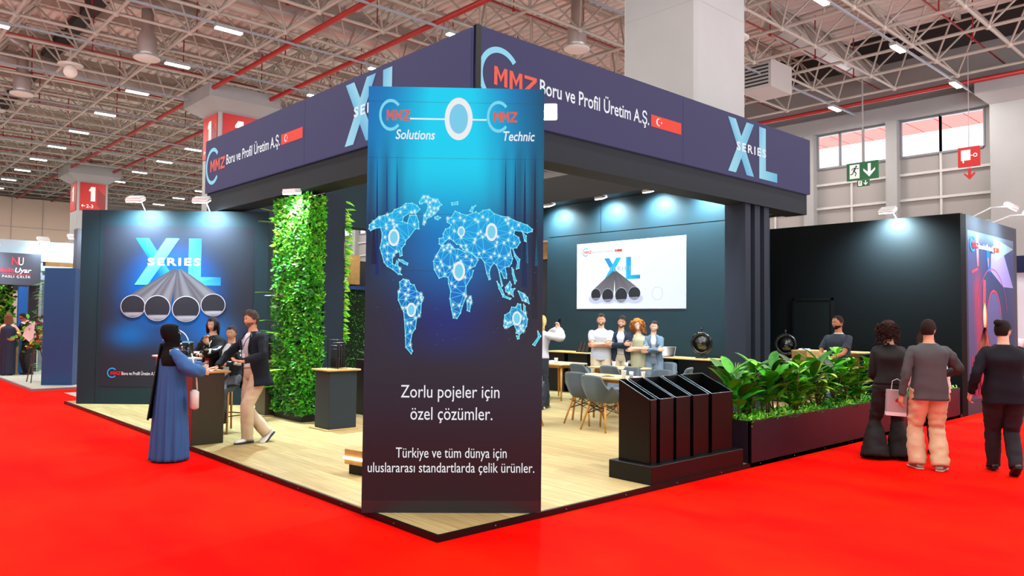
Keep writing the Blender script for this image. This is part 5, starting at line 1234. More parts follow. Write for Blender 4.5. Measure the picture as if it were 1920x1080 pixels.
        def mask(th, ph):
            az = abs(((th+PI) % (2*PI))-PI); z = math.sin(ph)
            fl = .50 if hair not in ('bald','receding') else .72
            if hair == 'bald': fl = .62
            if az < .55: lim = fl-.05*math.cos(az*5)
            elif az < 1.15: lim = lerp(fl, .22, (az-.55)/.6)
            elif az < 1.75: lim = -.05 if az > 1.3 else lerp(.22,-.05,(az-1.15)/.15)
            else: lim = -.55
            if hair in ('long','curly','bob') and az > .62: lim = -.75
            return z > lim
        n, m = 56, 44; ok = {}; vs = []; idx = {}
        th0 = {'short':1.07,'bald':1.018,'bun':1.05,'ponytail':1.05,'bob':1.13,'long':1.12,'curly':1.26,'wavy':1.13,'quiff':1.10}[hair]
        for i in range(m+1):
            ph = -PI/2+PI*i/m
            for j in range(n):
                th = 2*PI*j/n; k = th0*(1+(.035 if hair in ('short','bun','ponytail','bob','bald') else .07)*.6*noise.noise(V(math.sin(th)*4, math.cos(th)*4, ph*4+H*9)))
                if hair == 'bald' and math.sin(ph) > .5: k = 1.012
                if hair in ('quiff','wavy') and math.sin(ph) > .35: k += .09*max(0, math.cos(th))*math.sin(ph)+.05*abs(noise.noise(V(th*5,ph*6,H)))
                if hair == 'curly': k += .16*abs(noise.noise(V(math.sin(th)*math.cos(ph)*5, math.cos(th)*math.cos(ph)*5, math.sin(ph)*5)))
                vs.append(hp(th, ph, k))
        fs = [(i*n+j, i*n+(j+1) % n, (i+1)*n+(j+1) % n, (i+1)*n+j) for i in range(m) for j in range(n) if mask(2*PI*(j+.5)/n, -PI/2+PI*(i+.5)/m)]
        used = sorted({i for f in fs for i in f}); ix = {v: i for i, v in enumerate(used)}
        q.add([vs[i] for i in used], [tuple(ix[i] for i in f) for f in fs])
        # thickness lip so that the hair mass meets the head
        ho = None
        if hair == 'bun': q.ball(HM @ V(0,-.75*h,.75*h), .36*h, 14, 10, (1,1,.9))
        if hair == 'ponytail': chain(q, [HM @ V(0,-.78*h,.5*h), HM @ V(0,-1.12*h,.45*h), HM @ V(0,-1.2*h,-.1*h), HM @ V(.02*h,-1.1*h,-.9*h)], [.12*h,.2*h,.22*h,.06*h], 10, fold=.01)
        if hair in ('long','bob'):
            L = {'long':3.6,'bob':1.75}[hair]*h; rings = []
            for i in range(20):
                t = i/19; z = .35*h-t*L; w = (.74+.14*math.sin(t*PI)-.1*t)*h; dp = lerp(.46,.26,t)*h; cy = lerp(-.38,-.66,t)*h
                c = HM @ V(0,cy,0); c = V(c.x,c.y,hc.z+z)
                rings.append([c+rt*math.cos(a)*w*(1+.05*math.sin(11*a+2*t))+fw*math.sin(a)*dp*(1+.1*math.sin(17*a+t*5)) for a in [2*PI*k/44 for k in range(44)]])
            q.loft(rings)
            for s in (-1,1):
                if hair == 'long' or s: chain(q, [HM @ V(s*.62*h,.1*h,.45*h), HM @ V(s*.76*h,.08*h,-.2*h), HM @ V(s*.74*h,-.05*h,-1.0*h), HM @ V(s*.68*h,-.15*h,-1.0*h-(L-1.5*h)*.6)], [.1*h,.2*h,.2*h,.08*h], 10, fold=.008)
        if hair == 'curly':
            for k in range(190):
                th = r.uniform(.55, 2*PI-.55); z = r.uniform(-1.35, .95); rad = (1.02 if z < -.3 else 1.1*math.sqrt(max(.1,1-(z*.75)**2)))
                c = V(math.sin(th)*rad*h*.86, (math.cos(th)*rad*.9-.15)*h, z*h); c.x *= 1.28; c.y *= 1.15; p = HM @ c; R0 = r.uniform(.05,.09)*h; ax = r.uniform(0,6)
                q.tube([p+V(math.cos(ax+t)*R0*1.4, math.sin(ax+t)*R0*1.4, -t*.03*h) for t in [i*.7 for i in range(9)]], R0*.75, 6)
        q.build('hair', HC, o)
    if glasses:
        q = MB()
        for s in (-1,1):
            c = V(s*.25*h,.80*h,.03*h); q.tube([HM @ (c+V(math.cos(t)*.2*h,0,math.sin(t)*.15*h)) for t in [2*PI*i/20 for i in range(21)]], .012*h*1.2, 5); q.tube([HM @ (c+V(s*.2*h,0,.03*h)), HM @ V(s*.64*h,-.02*h,.03*h)], .012*h, 5)
        q.tube([HM @ V(-.05*h,.82*h,.05*h), HM @ V(.05*h,.82*h,.05*h)], .012*h, 5); q.build('glasses', mat('glasses rim',(90,90,100),.3), o)
    # clothing
    def torso_cloth(name, m, infl, z0, z1=.312, waist=1., open_=None, flare=0., fold=.004, sleeve=None, sinf=None, cuff=None, seed=1., slm=None, thick=0.):
        q = MB(); q.sm = True; st = []; zs = [z0+(z1-z0)*i/22 for i in range(23)]
        zz = [b[0] for b in B]
        for z in zs:
            k = max([i for i in range(len(zz)-1) if zz[i] <= z] or [0]); t = (z-zz[k])/(zz[k+1]-zz[k]); t = max(min(t,1),-0.6) if z < zz[0] else min(t,1)
            a, b = B[k], B[k+1]; hw = lerp(a[1],b[1],t) if z >= zz[0] else B[1][1]; hd_ = lerp(a[2],b[2],t) if z >= zz[0] else B[1][2]
            hw = max(hw, .085*W if z < .27 else 0); hd_ = max(hd_, .062*W if z < .25 else 0)
            if z < .0: hw += flare*(-z)*3; hd_ += flare*(-z)*3
            wk = 1-(1-waist)*math.exp(-((z-.11)/.05)**2); k2 = sstep(z1+.002, z1-.05, z)
            if fem: hd_ += .012*math.exp(-((z-.215)/.03)**2)
            st.append((hipc+up*z*S, rt, fw, hw*S*wk+infl*(.4+.6*k2), hd_*S*wk+infl*(.4+.6*k2), 2.5))
        if open_:
            n = 40; rings = []
            for i, (c, r_, f_, hw, hd_, sq) in enumerate(st):
                z = zs[i]; g = open_(z); rings.append(torso_rings([(c, r_, f_, hw, hd_, sq)], n, fold, seed, PI/2+g, PI/2+2*PI-g)[0])
            q.loft(rings, caps=False, closed=False)
        else: q.loft(torso_rings(st, 40, fold, seed), caps=True)
        ob = q.build(name, m, o)
        if thick: mod_solid(ob, thick, 0)
        if sleeve:
            for s in (1,-1):
                q = MB(); q.sm = True; rr = sinf
                if sleeve == 'long': pts = [sh[s]-rt*s*.055*S+up*.004*S, sh[s]-rt*s*.008*S, sh[s].lerp(el[s],.4), el[s], el[s].lerp(wr[s],.5), wr[s].lerp(el[s],.06)]; rad = [.018*S,.031*S*W+rr*.8,.0285*S*W+rr,.024*S+rr,.021*S+rr,.0175*S+rr*.7]
                elif sleeve == 'short': e = sh[s].lerp(el[s],.72); pts = [sh[s]-rt*s*.055*S+up*.004*S, sh[s]-rt*s*.008*S, sh[s].lerp(el[s],.4), e]; rad = [.018*S,.031*S*W+rr*.6,.029*S*W+rr,.028*S*W+rr]
                elif sleeve == 'wide': pts = [sh[s]-rt*s*.055*S, sh[s]-rt*s*.008*S, sh[s].lerp(el[s],.5), el[s], el[s].lerp(wr[s],.5), wr[s].lerp(el[s],.1), wr[s].lerp(el[s],.02)]; rad = [.018*S,.031*S+rr*.4,.032*S+rr*.8,.036*S+rr,.038*S+rr,.032*S+rr*.6,.018*S+.004]
                elif sleeve == 'none': continue
                chain(q, pts, rad, 20, 6, fold=fold*1.6, ff=12, seed=seed+s)
                q.build('sleeve', slm or m, o)
        return ob
    if bottom:
        c = bottom['c']; m = mat('trousers %d %d %d' % c, c, .8, bump=.25, bscale=220); inf = bottom.get('inf', .014); hem = bottom.get('hem', 1.); q = MB(); q.sm = True; fl = bottom.get('fold', .006)
        ring = [(hipc+up*z*S, rt, fw, hw*S*W+inf, hd_*S*W+inf, 2.4) for z, hw, hd_ in ((-.04,.075,.054),(-.02,.092,.062),(.0,.097,.065),(.03,.094,.065),(.065,.084,.061))]
        q.loft(torso_rings(ring, 32, .003))
        for s in (1,-1):
            a = ank[s]+V(0,0,-.012*S+bottom.get('drop',0)); chain(q, [hj[s]+up*.03*S, hj[s].lerp(kn[s],.35), hj[s].lerp(kn[s],.7), kn[s], kn[s].lerp(a,.5), a], [.053*S*W+inf,.049*S*W+inf,.040*S*W+inf,.034*S+inf*1.1,.033*S*lerp(1,hem,.5)+inf*1.2,.029*S*hem+inf], 24, 8, fold=fl, ff=10, seed=s*3.)
        q.build('trousers', m, o)
        if belt:
            q = MB(); q.sm = True; q.loft(torso_rings([(hipc+up*z*S, rt, fw, .086*S*W+inf+.004, .064*S*W+inf+.004, 2.4) for z in (.05,.068)], 32), caps=False); mod_solid(q.build('belt', mat('belt leather', belt, .4), o), .004)
    if top:
        m = mat('top %d %d %d' % top['c'], top['c'], .8, bump=.25, bscale=240)
        torso_cloth('shirt', m, top.get('inf', .012), top.get('z0', .0), top.get('z1',.314), top.get('waist', 1.), None, top.get('flare', 0), .004, top.get('sleeve'), top.get('sinf', .007))
        if top.get('collar'):
            q = MB(); q.sm = True; q.loft(torso_rings([(neck-up*(.012-.0)*S, rt, fw, .046*S, .045*S, 2),(neck+up*.012*S-fw*.004, rt, fw, .040*S, .040*S, 2)], 24), caps=False); mod_solid(q.build('collar', mat('collar %d %d %d' % top['collar'], top['collar'], .8), o), .006)
    if jacket:
        m = mat('jacket %d %d %d' % jacket['c'], jacket['c'], .85, spec=.25, bump=.3, bscale=260); v = jacket.get('v', .6); z0 = jacket.get('z0', -.06)
        if jacket.get('closed'): op = lambda z: .03+v*sstep(.2,.30,z)
        else: op = lambda z: v*(.55+.45*sstep(.08,-.05,z)) if z < .2 else v*lerp(.55,1.05,(z-.2)/.11)
        jb = torso_cloth('jacket_body', m, jacket.get('inf', .026), z0, .318, jacket.get('waist', 1.), op, jacket.get('flare',.035), .006, jacket.get('sleeve','long'), jacket.get('sinf', .010), seed=4., thick=.006)
        q = MB(); q.sm = True
        for s in (1,-1):   # lapels
            pts = []
            for z, g, w in ((.322,.95,.012),(.30,.9,.02),(.26,.78,.034),(.2,.58,.03),(.14,.5,.008)):
                a = PI/2-s*(op(z)+.02); hw, hd_ = (.092*S*W+jacket.get('inf',.026)), (.067*S*W+jacket.get('inf',.026)+.004)
                if z > .29: hw *= .62; hd_ *= .74
                c = hipc+up*z*S; pts.append((c+rt*math.cos(a)*hw+fw*math.sin(a)*hd_+fw*.004, c+rt*math.cos(a-s*w*8*.6)*(hw+.004)+fw*math.sin(a-s*w*8*.6)*(hd_+.002)+fw*.006))
            vs = [p for ab in pts for p in ab]; q.add(vs, [(2*i,2*i+1,2*i+3,2*i+2) for i in range(len(pts)-1)])
        if v > .2: mod_solid(q.build('lapel', m, jb), .005)
        q = MB(); q.sm = True; q.loft(torso_rings([(neck-up*.026*S, rt, fw, .062*S, .056*S, 2),(neck-up*.002*S, rt, fw, .047*S, .047*S, 2),(neck+up*.010*S-fw*.006*S, rt, fw, .044*S, .043*S, 2)], 24, a0=PI*.80, a1=PI*2.20), caps=False, closed=False); mod_solid(q.build('jacket_collar', m, jb), .006)
    if dress:
        m = mat('dress %d %d %d' % dress['c'], dress['c'], .75, bump=.25, bscale=200); q = MB(); q.sm = True; rings = []; n = 96; zt = dress.get('zt', .312); zb = dress.get('zb', -.50); w0 = dress.get('w', .17)
        for i in range(40):
            t = i/39; z = lerp(zt, zb, t); a = sstep(.0,.12,t); w = lerp(.05, lerp(.108, w0, max(0,(t-.12)/.88)**1.0), a)*S; dpt = lerp(.045, lerp(.09, w0*.9, max(0,(t-.12)/.88)), a)*S; amp = dress.get('pleat', .03)*sstep(.12,.5,t)
            c = hipc*1.0+up*z*S if z > 0 else V(hipc.x,hipc.y,hipc.z+z*S)
            rings.append([c+rt*math.cos(k)*w*(1+amp*math.sin(14*k+2*noise.noise(V(k,t,0)))+amp*.7*math.sin(25*k))+fw*(math.sin(k)*dpt*(1+amp*math.sin(14*k+2*noise.noise(V(k,t,0)))+amp*.7*math.sin(25*k))) for k in [2*PI*j/n for j in range(n)]])
        q.loft(rings); q.build('dress', m, o)
        for s in (1,-1):
            if dress.get('sleeve'):
                q = MB(); q.sm = True; rr = dress.get('sinf', .02); chain(q, [sh[s]-rt*s*.055*S, sh[s]-rt*s*.008*S, sh[s].lerp(el[s],.5), el[s], el[s].lerp(wr[s],.5), wr[s].lerp(el[s],.12), wr[s].lerp(el[s],.03)], [.02*S,.030*S+rr*.4,.033*S+rr,.036*S+rr,.035*S+rr,.028*S+rr*.6,.018*S], 24, 7, fold=.009, ff=12, seed=s); q.build('sleeve', m, o)
    for s in (1,-1):
        fx, fy, yw, lift, pt = feet[s]; q = MB(); q.sm = True; c1, c2 = shoes
        shoe(q, ank[s]-V(0,0,0), math.radians(-yw), math.radians(pt), .155*S*(1 if not fem else .93), mat('shoe %d %d %d' % c1, c1, .4), mat('sole %d %d %d' % c2, c2, .6), heel); q.build('shoe', None, o)
    if lanyard:
        q = MB(); z = lanyard.get('z', .1)
        for s in (1,-1): q.tube([neck+rt*s*.035*S+fw*.03*S+up*.0, hipc+up*.26*S+rt*s*.028*S+fw*(.066*S*W+.036), hipc+up*(z+.05)*S+fw*(.066*S*W+.05)], .006, 4)
        lr_ = q.build('lanyard_ribbon', mat('ribbon %d %d %d' % lanyard['c'], lanyard['c'], .6), o)
        q = MB(); c = hipc+up*z*S+fw*(.066*S*W+.055); q.use(mat('badge %d %d %d' % lanyard['b'], lanyard['b'], .4)); M = Matrix.Translation(c) @ Rh.to_4x4(); q.bbox((-.035,-.002,-.06),(.035,.002,.05),.002,M); q.use(mat('paper white')); q.box((-.028,.002,-.05),(.028,.003,.0),M); q.build('name_badge', None, lr_)
    return o, dict(hip=hipc, neck=neck, wr=wr, el=el, sh=sh, HM=HM, h=h, up=up, rt=rt, fw=fw, S=S)
def world_of(o, p): return Matrix.Translation(o.location) @ Matrix.Rotation(o.rotation_euler.z, 4, 'Z') @ p
RT = math.radians
# 1 hijab woman at the counter
P, d = person('woman in long blue gown and black headscarf on the red carpet at the counter', (-.42,4.78,0), -8, 1.64, SK2, True, 'hijab', glasses=True,
  dress=dict(c=(40,94,156), w=.145, pleat=.055, sleeve=True, sinf=.026, zb=-.505), rh=(.16,.34,1.06), lh=(-.04,.36,1.1), rel=(1,-.3,-.5), lel=(-1,-.2,-.4), htilt=(0,-.35), hcurl=(.9,.9), shoes=((30,30,34),(20,20,20)))
q = MB(); q.sm = True; q.loft([[V(x,y,z) for x,y,z in ((.02+a,.36,1.0),(.10+a,.34,1.0),(.1+a,.36,1.15),(.03+a,.38,1.15))] for a in (0,.012)]); o = q.build('phone', mat('white phone',(235,235,238),.3)); o.location = P.location; o.rotation_euler = P.rotation_euler; tag(o, 'white phone in the hands of the woman in the headscarf', 'phone')
q = MB(); q.sm = True; q.tube([(.1,.2,1.28),(.2,.24,1.0),(.22,.25,.85)], .01, 6); q.bbox((.14,.18,.62),(.3,.26,.85),.02); o = q.build('handbag', mat('pale bag',(214,210,204),.5)); o.location = P.location; o.rotation_euler = P.rotation_euler; tag(o, 'small pale handbag hanging at the right side of the woman in the headscarf', 'bag')
q = MB(); q.sm = True; rings = []
for i in range(18):
    t = i/17; z = lerp(1.40, .5, t); w = lerp(.13,.19,t); rings.append([V(math.cos(a)*w*(1+.04*math.sin(a*14)), math.sin(a)*lerp(.12,.24,t)-.02, z) for a in [PI*1.02+PI*.55*k/20 for k in range(21)]])
q.loft(rings, caps=False, closed=False); c = q.build('scarf_drape', mat('black headscarf'), P); mod_solid(c, .01, 1)
# 2 man leaning on the counter
P, d = person('bearded man in a navy blazer, white shirt and cream trousers leaning on the counter', (.74,5.10,Z0), 192, 1.80, SK1, False, 'quiff', (74,64,58), beard=1,
  top=dict(c=(222,222,228), inf=.014, sleeve=None), jacket=dict(c=(22,29,40), v=.62, z0=-.09, inf=.032, sinf=.011, flare=.09), bottom=dict(c=(214,196,166), inf=.017, hem=1.15), shoes=((228,228,226),(32,40,60)),
  rh=(.38,.30,1.0), lh=(-.2,.30,1.10), rel=(1,-.6,.1), lel=(-1,-.7,-.6), hd=((.65,.75,.1),(.1,1,-.12)), hn=((0,.2,1),(0,0,-1)), hcurl=(.3,.1), hip=(.02,-.06,-.02), lean=(.12,.02), hturn=-6, hs=1.03,
  lf=(.02,.05,0,0,0), rf=(-.07,-.2,-10,.05,-34), lanyard=dict(c=(90,96,150), b=(180,180,190), z=.16), belt=(200,185,160), knee=(V(-.1,1,0),V(.9,1,0)))
# 3 woman with bob, black blazer, behind counter
P, d = person('woman with dark bob, black blazer and white lanyard sorting things behind the counter', (.84,6.72,Z0), 215, 1.68, SK2, True, 'bob', (34,24,22),
  top=dict(c=(20,20,22), inf=.01, sleeve=None), jacket=dict(c=(16,16,19), v=.4, z0=-.08, inf=.022, sinf=.01), bottom=dict(c=(22,22,25), inf=.012), rh=(.0,.3,1.13), lh=(.03,.34,1.15), rel=(1,-.3,-.6), lel=(-1,-.3,-.6),
  htilt=(0,-.0), lean=(.0,.06), hcurl=(.8,.8), hn=((0,-.4,-1),(0,-.3,-1)), hd=((.5,.8,.0),(-.5,.8,0)), lanyard=dict(c=(235,235,240), b=(150,20,40), z=.1), hturn=10)
# 4 seated woman, hair tied, hand raised
P, d = person('dark haired woman seated behind the leaning man, one hand raised, white cuff', (.9,6.3,Z0), 210, 1.66, SK1, True, 'bun', (40,30,30),
  top=dict(c=(205,210,216), inf=.012, sleeve='long', sinf=.004), jacket=dict(c=(30,32,38), v=.5, z0=-.05, inf=.02, sinf=.009), bottom=dict(c=(70,74,84), inf=.012), hip=(0,-.05,-.10), lf=(-.1,.22,0,.14,0), rf=(.1,.22,0,.14,0),
  rh=(.12,.34,1.30), lh=(-.16,.3,1.0), rel=(1,-.2,-1), lel=(-1,-.3,-.6), hcurl=(.5,.6), hd=((0,1,0),(.1,.3,1)), hturn=20)
# 5 blonde photographing
P, d = person('long haired blonde woman in white blouse and dark flared trousers taking a photo', (6.5,5.45,Z0), -12, 1.77, SK2, True, 'long', (222,196,128),
  top=dict(c=(200,198,204), inf=.022, z0=.02, sleeve='wide', sinf=.022, waist=.95), bottom=dict(c=(26,32,44), inf=.016, hem=2.3, fold=.008), shoes=((226,224,222),(220,218,214)),
  rh=(.16,.30,1.50), lh=(.04,.34,1.5), rel=(1,-.1,-.7), lel=(-1,.2,-.8), hd=((.1,.1,1),(-.1,.1,1)), hn=((.4,-1,0),(-.4,-1,0)), hcurl=(.5,.5), lf=(-.07,.1,0,0,0), rf=(.12,-.16,10,0,0))
q = MB(); q.bbox((.06,.36,1.52),(.14,.372,1.69),.006); q.use(mat('phone lens',(150,170,190),.2,emit=(90,120,150),es=.5)); q.box((.065,.354,1.53),(.135,.359,1.68)); o = q.build('phone'); o.data.materials.clear(); o.data.materials.append(mat('black glass')); o.data.materials.append(mat('phone lens')); o.location = P.location; o.rotation_euler = P.rotation_euler
tag(o, 'phone held up by the blonde woman', 'phone')
for p in o.data.polygons: p.material_index = min(p.material_index, 1)
# 6-9 posing group with folded arms
FOLD = dict(smile=True, rh=(-.10,.24,1.20), lh=(.12,.22,1.16), rel=(1,.1,-.35), lel=(-1,.1,-.35), hd=((1,.15,.15),(-1,.15,.1)), hn=((0,-1,0),(0,-1,0)), hcurl=(.5,.5))
P, d = person('tall man in a white polo shirt with folded arms posing below the wall screen', (8.19,5.41,Z0), 218, 1.80, SK1, False, 'short', (52,38,30), beard=1, top=dict(c=(192,197,206), inf=.026, z0=-.035, sleeve='short', sinf=.008, collar=(222,226,232)), bottom=dict(c=(200,186,160), inf=.016), shoes=((240,240,240),(230,230,230)), build=1.12, hs=1.12, **FOLD)
P, d = person('dark haired man in open navy blazer, arms folded, second in the posing group', (8.45,5.1,Z0), 214, 1.75, SK1, False, 'wavy', (40,32,30), beard=1, top=dict(c=(205,206,212), inf=.012), jacket=dict(c=(32,44,62), v=.5, z0=-.1, inf=.026), bottom=dict(c=(188,176,150), inf=.014), belt=(30,24,22), shoes=((240,240,240),(230,230,230)), build=1.08, hs=1.12, htilt=(-.2,0), **FOLD)
P, d = person('woman with curly ginger hair in a sleeveless sage dress, folded arms, in the posing group', (8.66,4.83,Z0), 214, 1.69, SK2, True, 'curly', (188,112,44), dress=dict(c=(170,170,140), w=.105, pleat=.02, zb=-.3), build=1.05, hs=1.1, smile=True, htilt=(.25,0), rh=(-.10,.24,1.12), lh=(.12,.22,1.08), rel=(1,.1,-.35), lel=(-1,.1,-.35), hd=((1,.15,.15),(-1,.15,.1)), hn=((0,-1,0),(0,-1,0)))
P, d = person('smiling woman with ponytail in a grey blue blazer, rightmost of the posing group', (8.83,4.58,Z0), 216, 1.67, SK2, True, 'ponytail', (44,30,28), top=dict(c=(208,208,214), inf=.01), jacket=dict(c=(96,116,136), v=.35, z0=-.1, inf=.024, sinf=.009), bottom=dict(c=(110,126,142), inf=.02, hem=1.6), build=1.05, hs=1.1, smile=True, htilt=(-.15,0), rh=(-.10,.24,1.10), lh=(.12,.22,1.06), rel=(1,.1,-.35), lel=(-1,.1,-.35), hd=((1,.15,.15),(-1,.15,.1)), hn=((0,-1,0),(0,-1,0)))
# 10 man in navy tee behind the planter
P, d = person('bald bearded man in a navy t-shirt and jeans holding a phone by the oak desk', (9.14,.97,Z0), 172, 1.80, SK3, False, 'bald', (38,28,24), beard=2, top=dict(c=(34,46,62), inf=.026, z0=-.03, sleeve='short', sinf=.008, collar=(220,220,224)), bottom=dict(c=(104,124,156), inf=.015), shoes=((40,40,44),(30,30,30)),
  rh=(.06,.36,1.08), lh=(-.05,.38,1.07), rel=(1,-.5,-.3), lel=(-1,-.5,-.3), hcurl=(.9,.9), hturn=-12, hs=1.08, build=1.08, hd=((.5,.8,-.2),(-.4,.8,-.2)), hn=((0,-.6,-1),(0,-.6,-1)))
q = MB(); q.bbox((-.04,.44,.96),(.04,.452,1.1),.004); o = q.build('phone', mat('black glass')); o.location = P.location; o.rotation_euler = P.rotation_euler; tag(o, 'black phone in the hands of the man in the navy t-shirt', 'phone')
# 11-13 walkers seen from behind on the right carpet
P, d = person('curly haired woman in a black wide legged jumpsuit seen from behind, leftmost of three walkers', (6.54,-.85,0), 36, 1.76, SK2, True, 'curly', (52,30,24), top=dict(c=(16,16,19), inf=.022, z0=.03, sleeve='long', sinf=.012, waist=.92), bottom=dict(c=(15,15,18), inf=.014, hem=3.2, fold=.01, drop=-.03), shoes=((16,16,18),(16,16,18)), lf=(-.17,.0,0,0,0), rf=(.15,.04,0,0,0), lh=(-.1,.28,1.0), rh=(.1,.28,1.05), hturn=-50, heel=.1)
P, d = person('man in a grey blazer and beige trousers seen from behind, walking in the middle', (6.2,-1.44,0), 36, 1.80, SK1, False, 'short', (36,24,20), beard=1, glasses=True, top=dict(c=(228,228,230), inf=.012, collar=(226,226,230)), jacket=dict(c=(78,82,86), v=.5, z0=-.055, inf=.03, sinf=.011), bottom=dict(c=(214,192,156), inf=.024, hem=1.4, fold=.011), shoes=((150,136,112),(210,200,184)), lf=(-.12,.06,-10,0,0), rf=(.10,-.05,30,0,0), lh=(-.3,.02,.86), rh=(.22,.30,1.12), rel=(1,-.6,-.4), hturn=-40, build=1.0)
q = MB(); q.use(mat('grey gift bag',(168,164,170),.5)); q.bbox((-.05,-.15,.30),(.05,.15,.72),.003); q.use(mat('paper white')); q.bbox((-.052,-.152,.30),(.052,.152,.36),.003); q.use(mat('sign red')); q.ball((-.053,0,.55),.03,10,6,(.1,1,1))
o = q.build('gift_bag'); o.location = (6.15,-1.06,.38); o.scale = (.75,.75,.75); o.rotation_euler = (0.05,0,RT(36)); tag(o, 'grey paper gift bag with a red mark carried between two walkers', 'bag')
q = MB(); q.tube([(0,-.08,.72),(0,-.07,.86),(0,0,.9),(0,.07,.86),(0,.08,.72)], .005, 6); q.build('bag_handle', mat('paper white'), o)
P, d = person('person with dark bun in a black suit striding away, rightmost of the walkers', (6.56,-2.12,0), 30, 1.80, SK2, True, 'bun', (28,22,22), glasses=True, jacket=dict(c=(18,22,32), v=.04, closed=True, z0=-.06, inf=.032, sinf=.014, waist=.94), top=dict(c=(20,22,30), inf=.012), bottom=dict(c=(17,20,30), inf=.022, hem=.9), shoes=((14,14,16),(12,12,14)), lf=(-.05,.26,0,0,0), rf=(.07,-.14,0,.05,-30), lh=(-.33,.05,.92), rh=(.26,.34,1.22), rel=(1,-.4,-.6), hturn=-48, build=1.12, heel=.15)
P, d = person('woman in a white blouse half hidden between the two left walkers', (7.35,-1.02,0), 40, 1.68, SK2, True, 'bob', (60,38,28), top=dict(c=(236,234,232), inf=.016, sleeve='long', sinf=.012), bottom=dict(c=(30,30,34), inf=.014), hturn=-40)
# far left visitors
P, d = person('long haired woman in a sleeveless navy dress standing at the far left booth', (.3,19.9,.05), 80, 1.72, SK2, True, 'long', (120,84,56), dress=dict(c=(28,34,62), w=.11, pleat=.03, zb=-.5), rh=(.2,.2,1.1))
P, d = person('man in a dark suit bent over a table at the far left booth', (.80,19.9,.05), 200, 1.74, SK3, False, 'short', (30,24,22), top=dict(c=(30,32,36)), jacket=dict(c=(20,24,30), v=.3, z0=-.1), bottom=dict(c=(20,22,26)), lean=(0,.25), rh=(.1,.45,1.0), lh=(-.1,.45,1.0))
P, d = person('man in a white shirt at the far right edge beside the white booth', (16.2,.2,0), 200, 1.72, SK3, False, 'short', (24,20,20), top=dict(c=(220,224,232), sleeve='long'), bottom=dict(c=(40,44,56)))
# ------------------------------------------------------------------ neighbouring booths
def wallbox(name, a, b, m, label, cat='partition'):
    c = V((a[0]+b[0])/2,(a[1]+b[1])/2,min(a[2],b[2])); o = empty(name, c, 0, label, cat); q = MB(); q.box(V(*a)-c, V(*b)-c); q.build('panel', m, o); return o
BLUE = mat('deep blue laminate', (20,72,128), .4); SLATE = mat('slate booth wall', (70,72,86), .5); PALE = mat('pale blue grey booth', (150,168,180), .5); TILE = mat('pale stone tile', (190,190,180), .5, var=.06, vscale=3)
# left booth
o = empty('booth_platform', (4,22,0), 0, 'pale stone floor platform of the neighbouring booth at the far left', 'platform'); q = MB(); q.box((-3.95,-6.9,0),(6,10,.05)); q.build('tile_floor', TILE, o); q = MB(); q.box((-4,-6.95,0),(6,-6.9,.052)); q.box((-4,-6.9,0),(-3.95,10,.052)); q.build('edge_trim', mat('steel edge',(150,152,156),.4,metal=.5), o)
o = wallbox('blue_totem', (.50,15.85,.05),(1.2,16.25,2.83), BLUE, 'plain blue standing panel left of the angled poster wall', 'totem')
for v in o.children: pass
o.rotation_euler = (0,0,RT(-38)); o.location = (.78,16.0,.05)
wallbox('slate_partition', (1.75,19.2,.05),(2.5,19.6,4.15), SLATE, 'tall slate panel with a wall light behind the blue standing panel')
wallbox('pale_partition', (2.5,19.2,.05),(2.6,20.6,4.1), PALE, 'narrow pale panel between slate panel and the dark poster wall')
o = wallbox('sign_wall', (-.9,20.6,2.55),(1.15,20.75,3.45), SLATE, 'slate sign wall with red and white booth lettering at the far left', 'sign')
P = Plane((-1.025,-.078,0),(1,0,0),(0,0,1)); q = MB(); q.use(mat('letter white',(240,240,240),.5,emit=(230,230,235),es=.5)); RD = mat('letter red',(215,40,60),.5,emit=(200,30,50),es=.5)
text(q, P, 'Uyar', 1.42, 1.82, .35, .13, .004, bold=.015, shear=.2); text(q, P, 'PASLI ÇELİK', 1.12, 1.8, .2, .06, .004, space=1.2); text(q, P, 'U', 1.5, 1.62, .56, .22, .006); q.use(RD); text(q, P, 'Nesim', 1.0, 1.4, .35, .13, .004, bold=.015, shear=.2); text(q, P, 'N', 1.34, 1.5, .56, .22, .004); line2(q, P, (1.1,.3), (1.8,.3), .012, .004)
q.build('booth_lettering', None, o)
wallbox('booth_header', (-2.5,20.9,3.3),(2.2,21.1,3.85), PALE, 'pale header band above the lettered sign wall at the far left', 'canopy')
wallbox('booth_post', (.95,21.0,.05),(1.2,21.2,2.55), mat('dark plum post',(52,46,56),.5), 'dark post right of the green booth niche', 'column')
wallbox('blue_post', (.62,20.5,.05),(.84,20.7,2.5), mat('bright blue post',(14,90,170),.4), 'bright blue post framing the green niche', 'column')
wallbox('pale_column', (1.35,21.4,.05),(1.75,21.6,3.0), PALE, 'pale blue grey column at the far left booth', 'column')
o = empty('slatted_screen', (1.65,20.88,.05), 0, 'pale slatted screen beside the lettered sign wall at the far left', 'screen')
for k in range(3): q = MB(); q.box((-.45,-.03,2.67+.27*k),(.45,.04,2.81+.27*k)); q.build('slat', PALE, o)
q = MB(); q.box((-.45,.0,0),(-.4,.05,3.5)); q.box((.4,.0,0),(.45,.05,3.5)); q.build('upright', PALE, o)
o = empty('hedge_niche', (-.2,21.6,.05), 0, 'green planted niche wall behind the counter at the far left booth', 'green wall'); q = MB(); q.box((-1.3,0,0),(.85,.1,2.55)); q.build('growing_panel', mat('moss backing'), o)
r = random.Random(21); q = MB()
for k in range(1500): q.use(GR[r.choice((0,1,1,2,3,4))]); tinyleaf(q, V(r.uniform(-1.2,.85),-.02-r.uniform(0,.15),r.uniform(.3,2.5)), V(0,-1,0), 0, r.uniform(.1,.22), .035, r)
q.build('foliage', None, o)['kind'] = 'stuff'
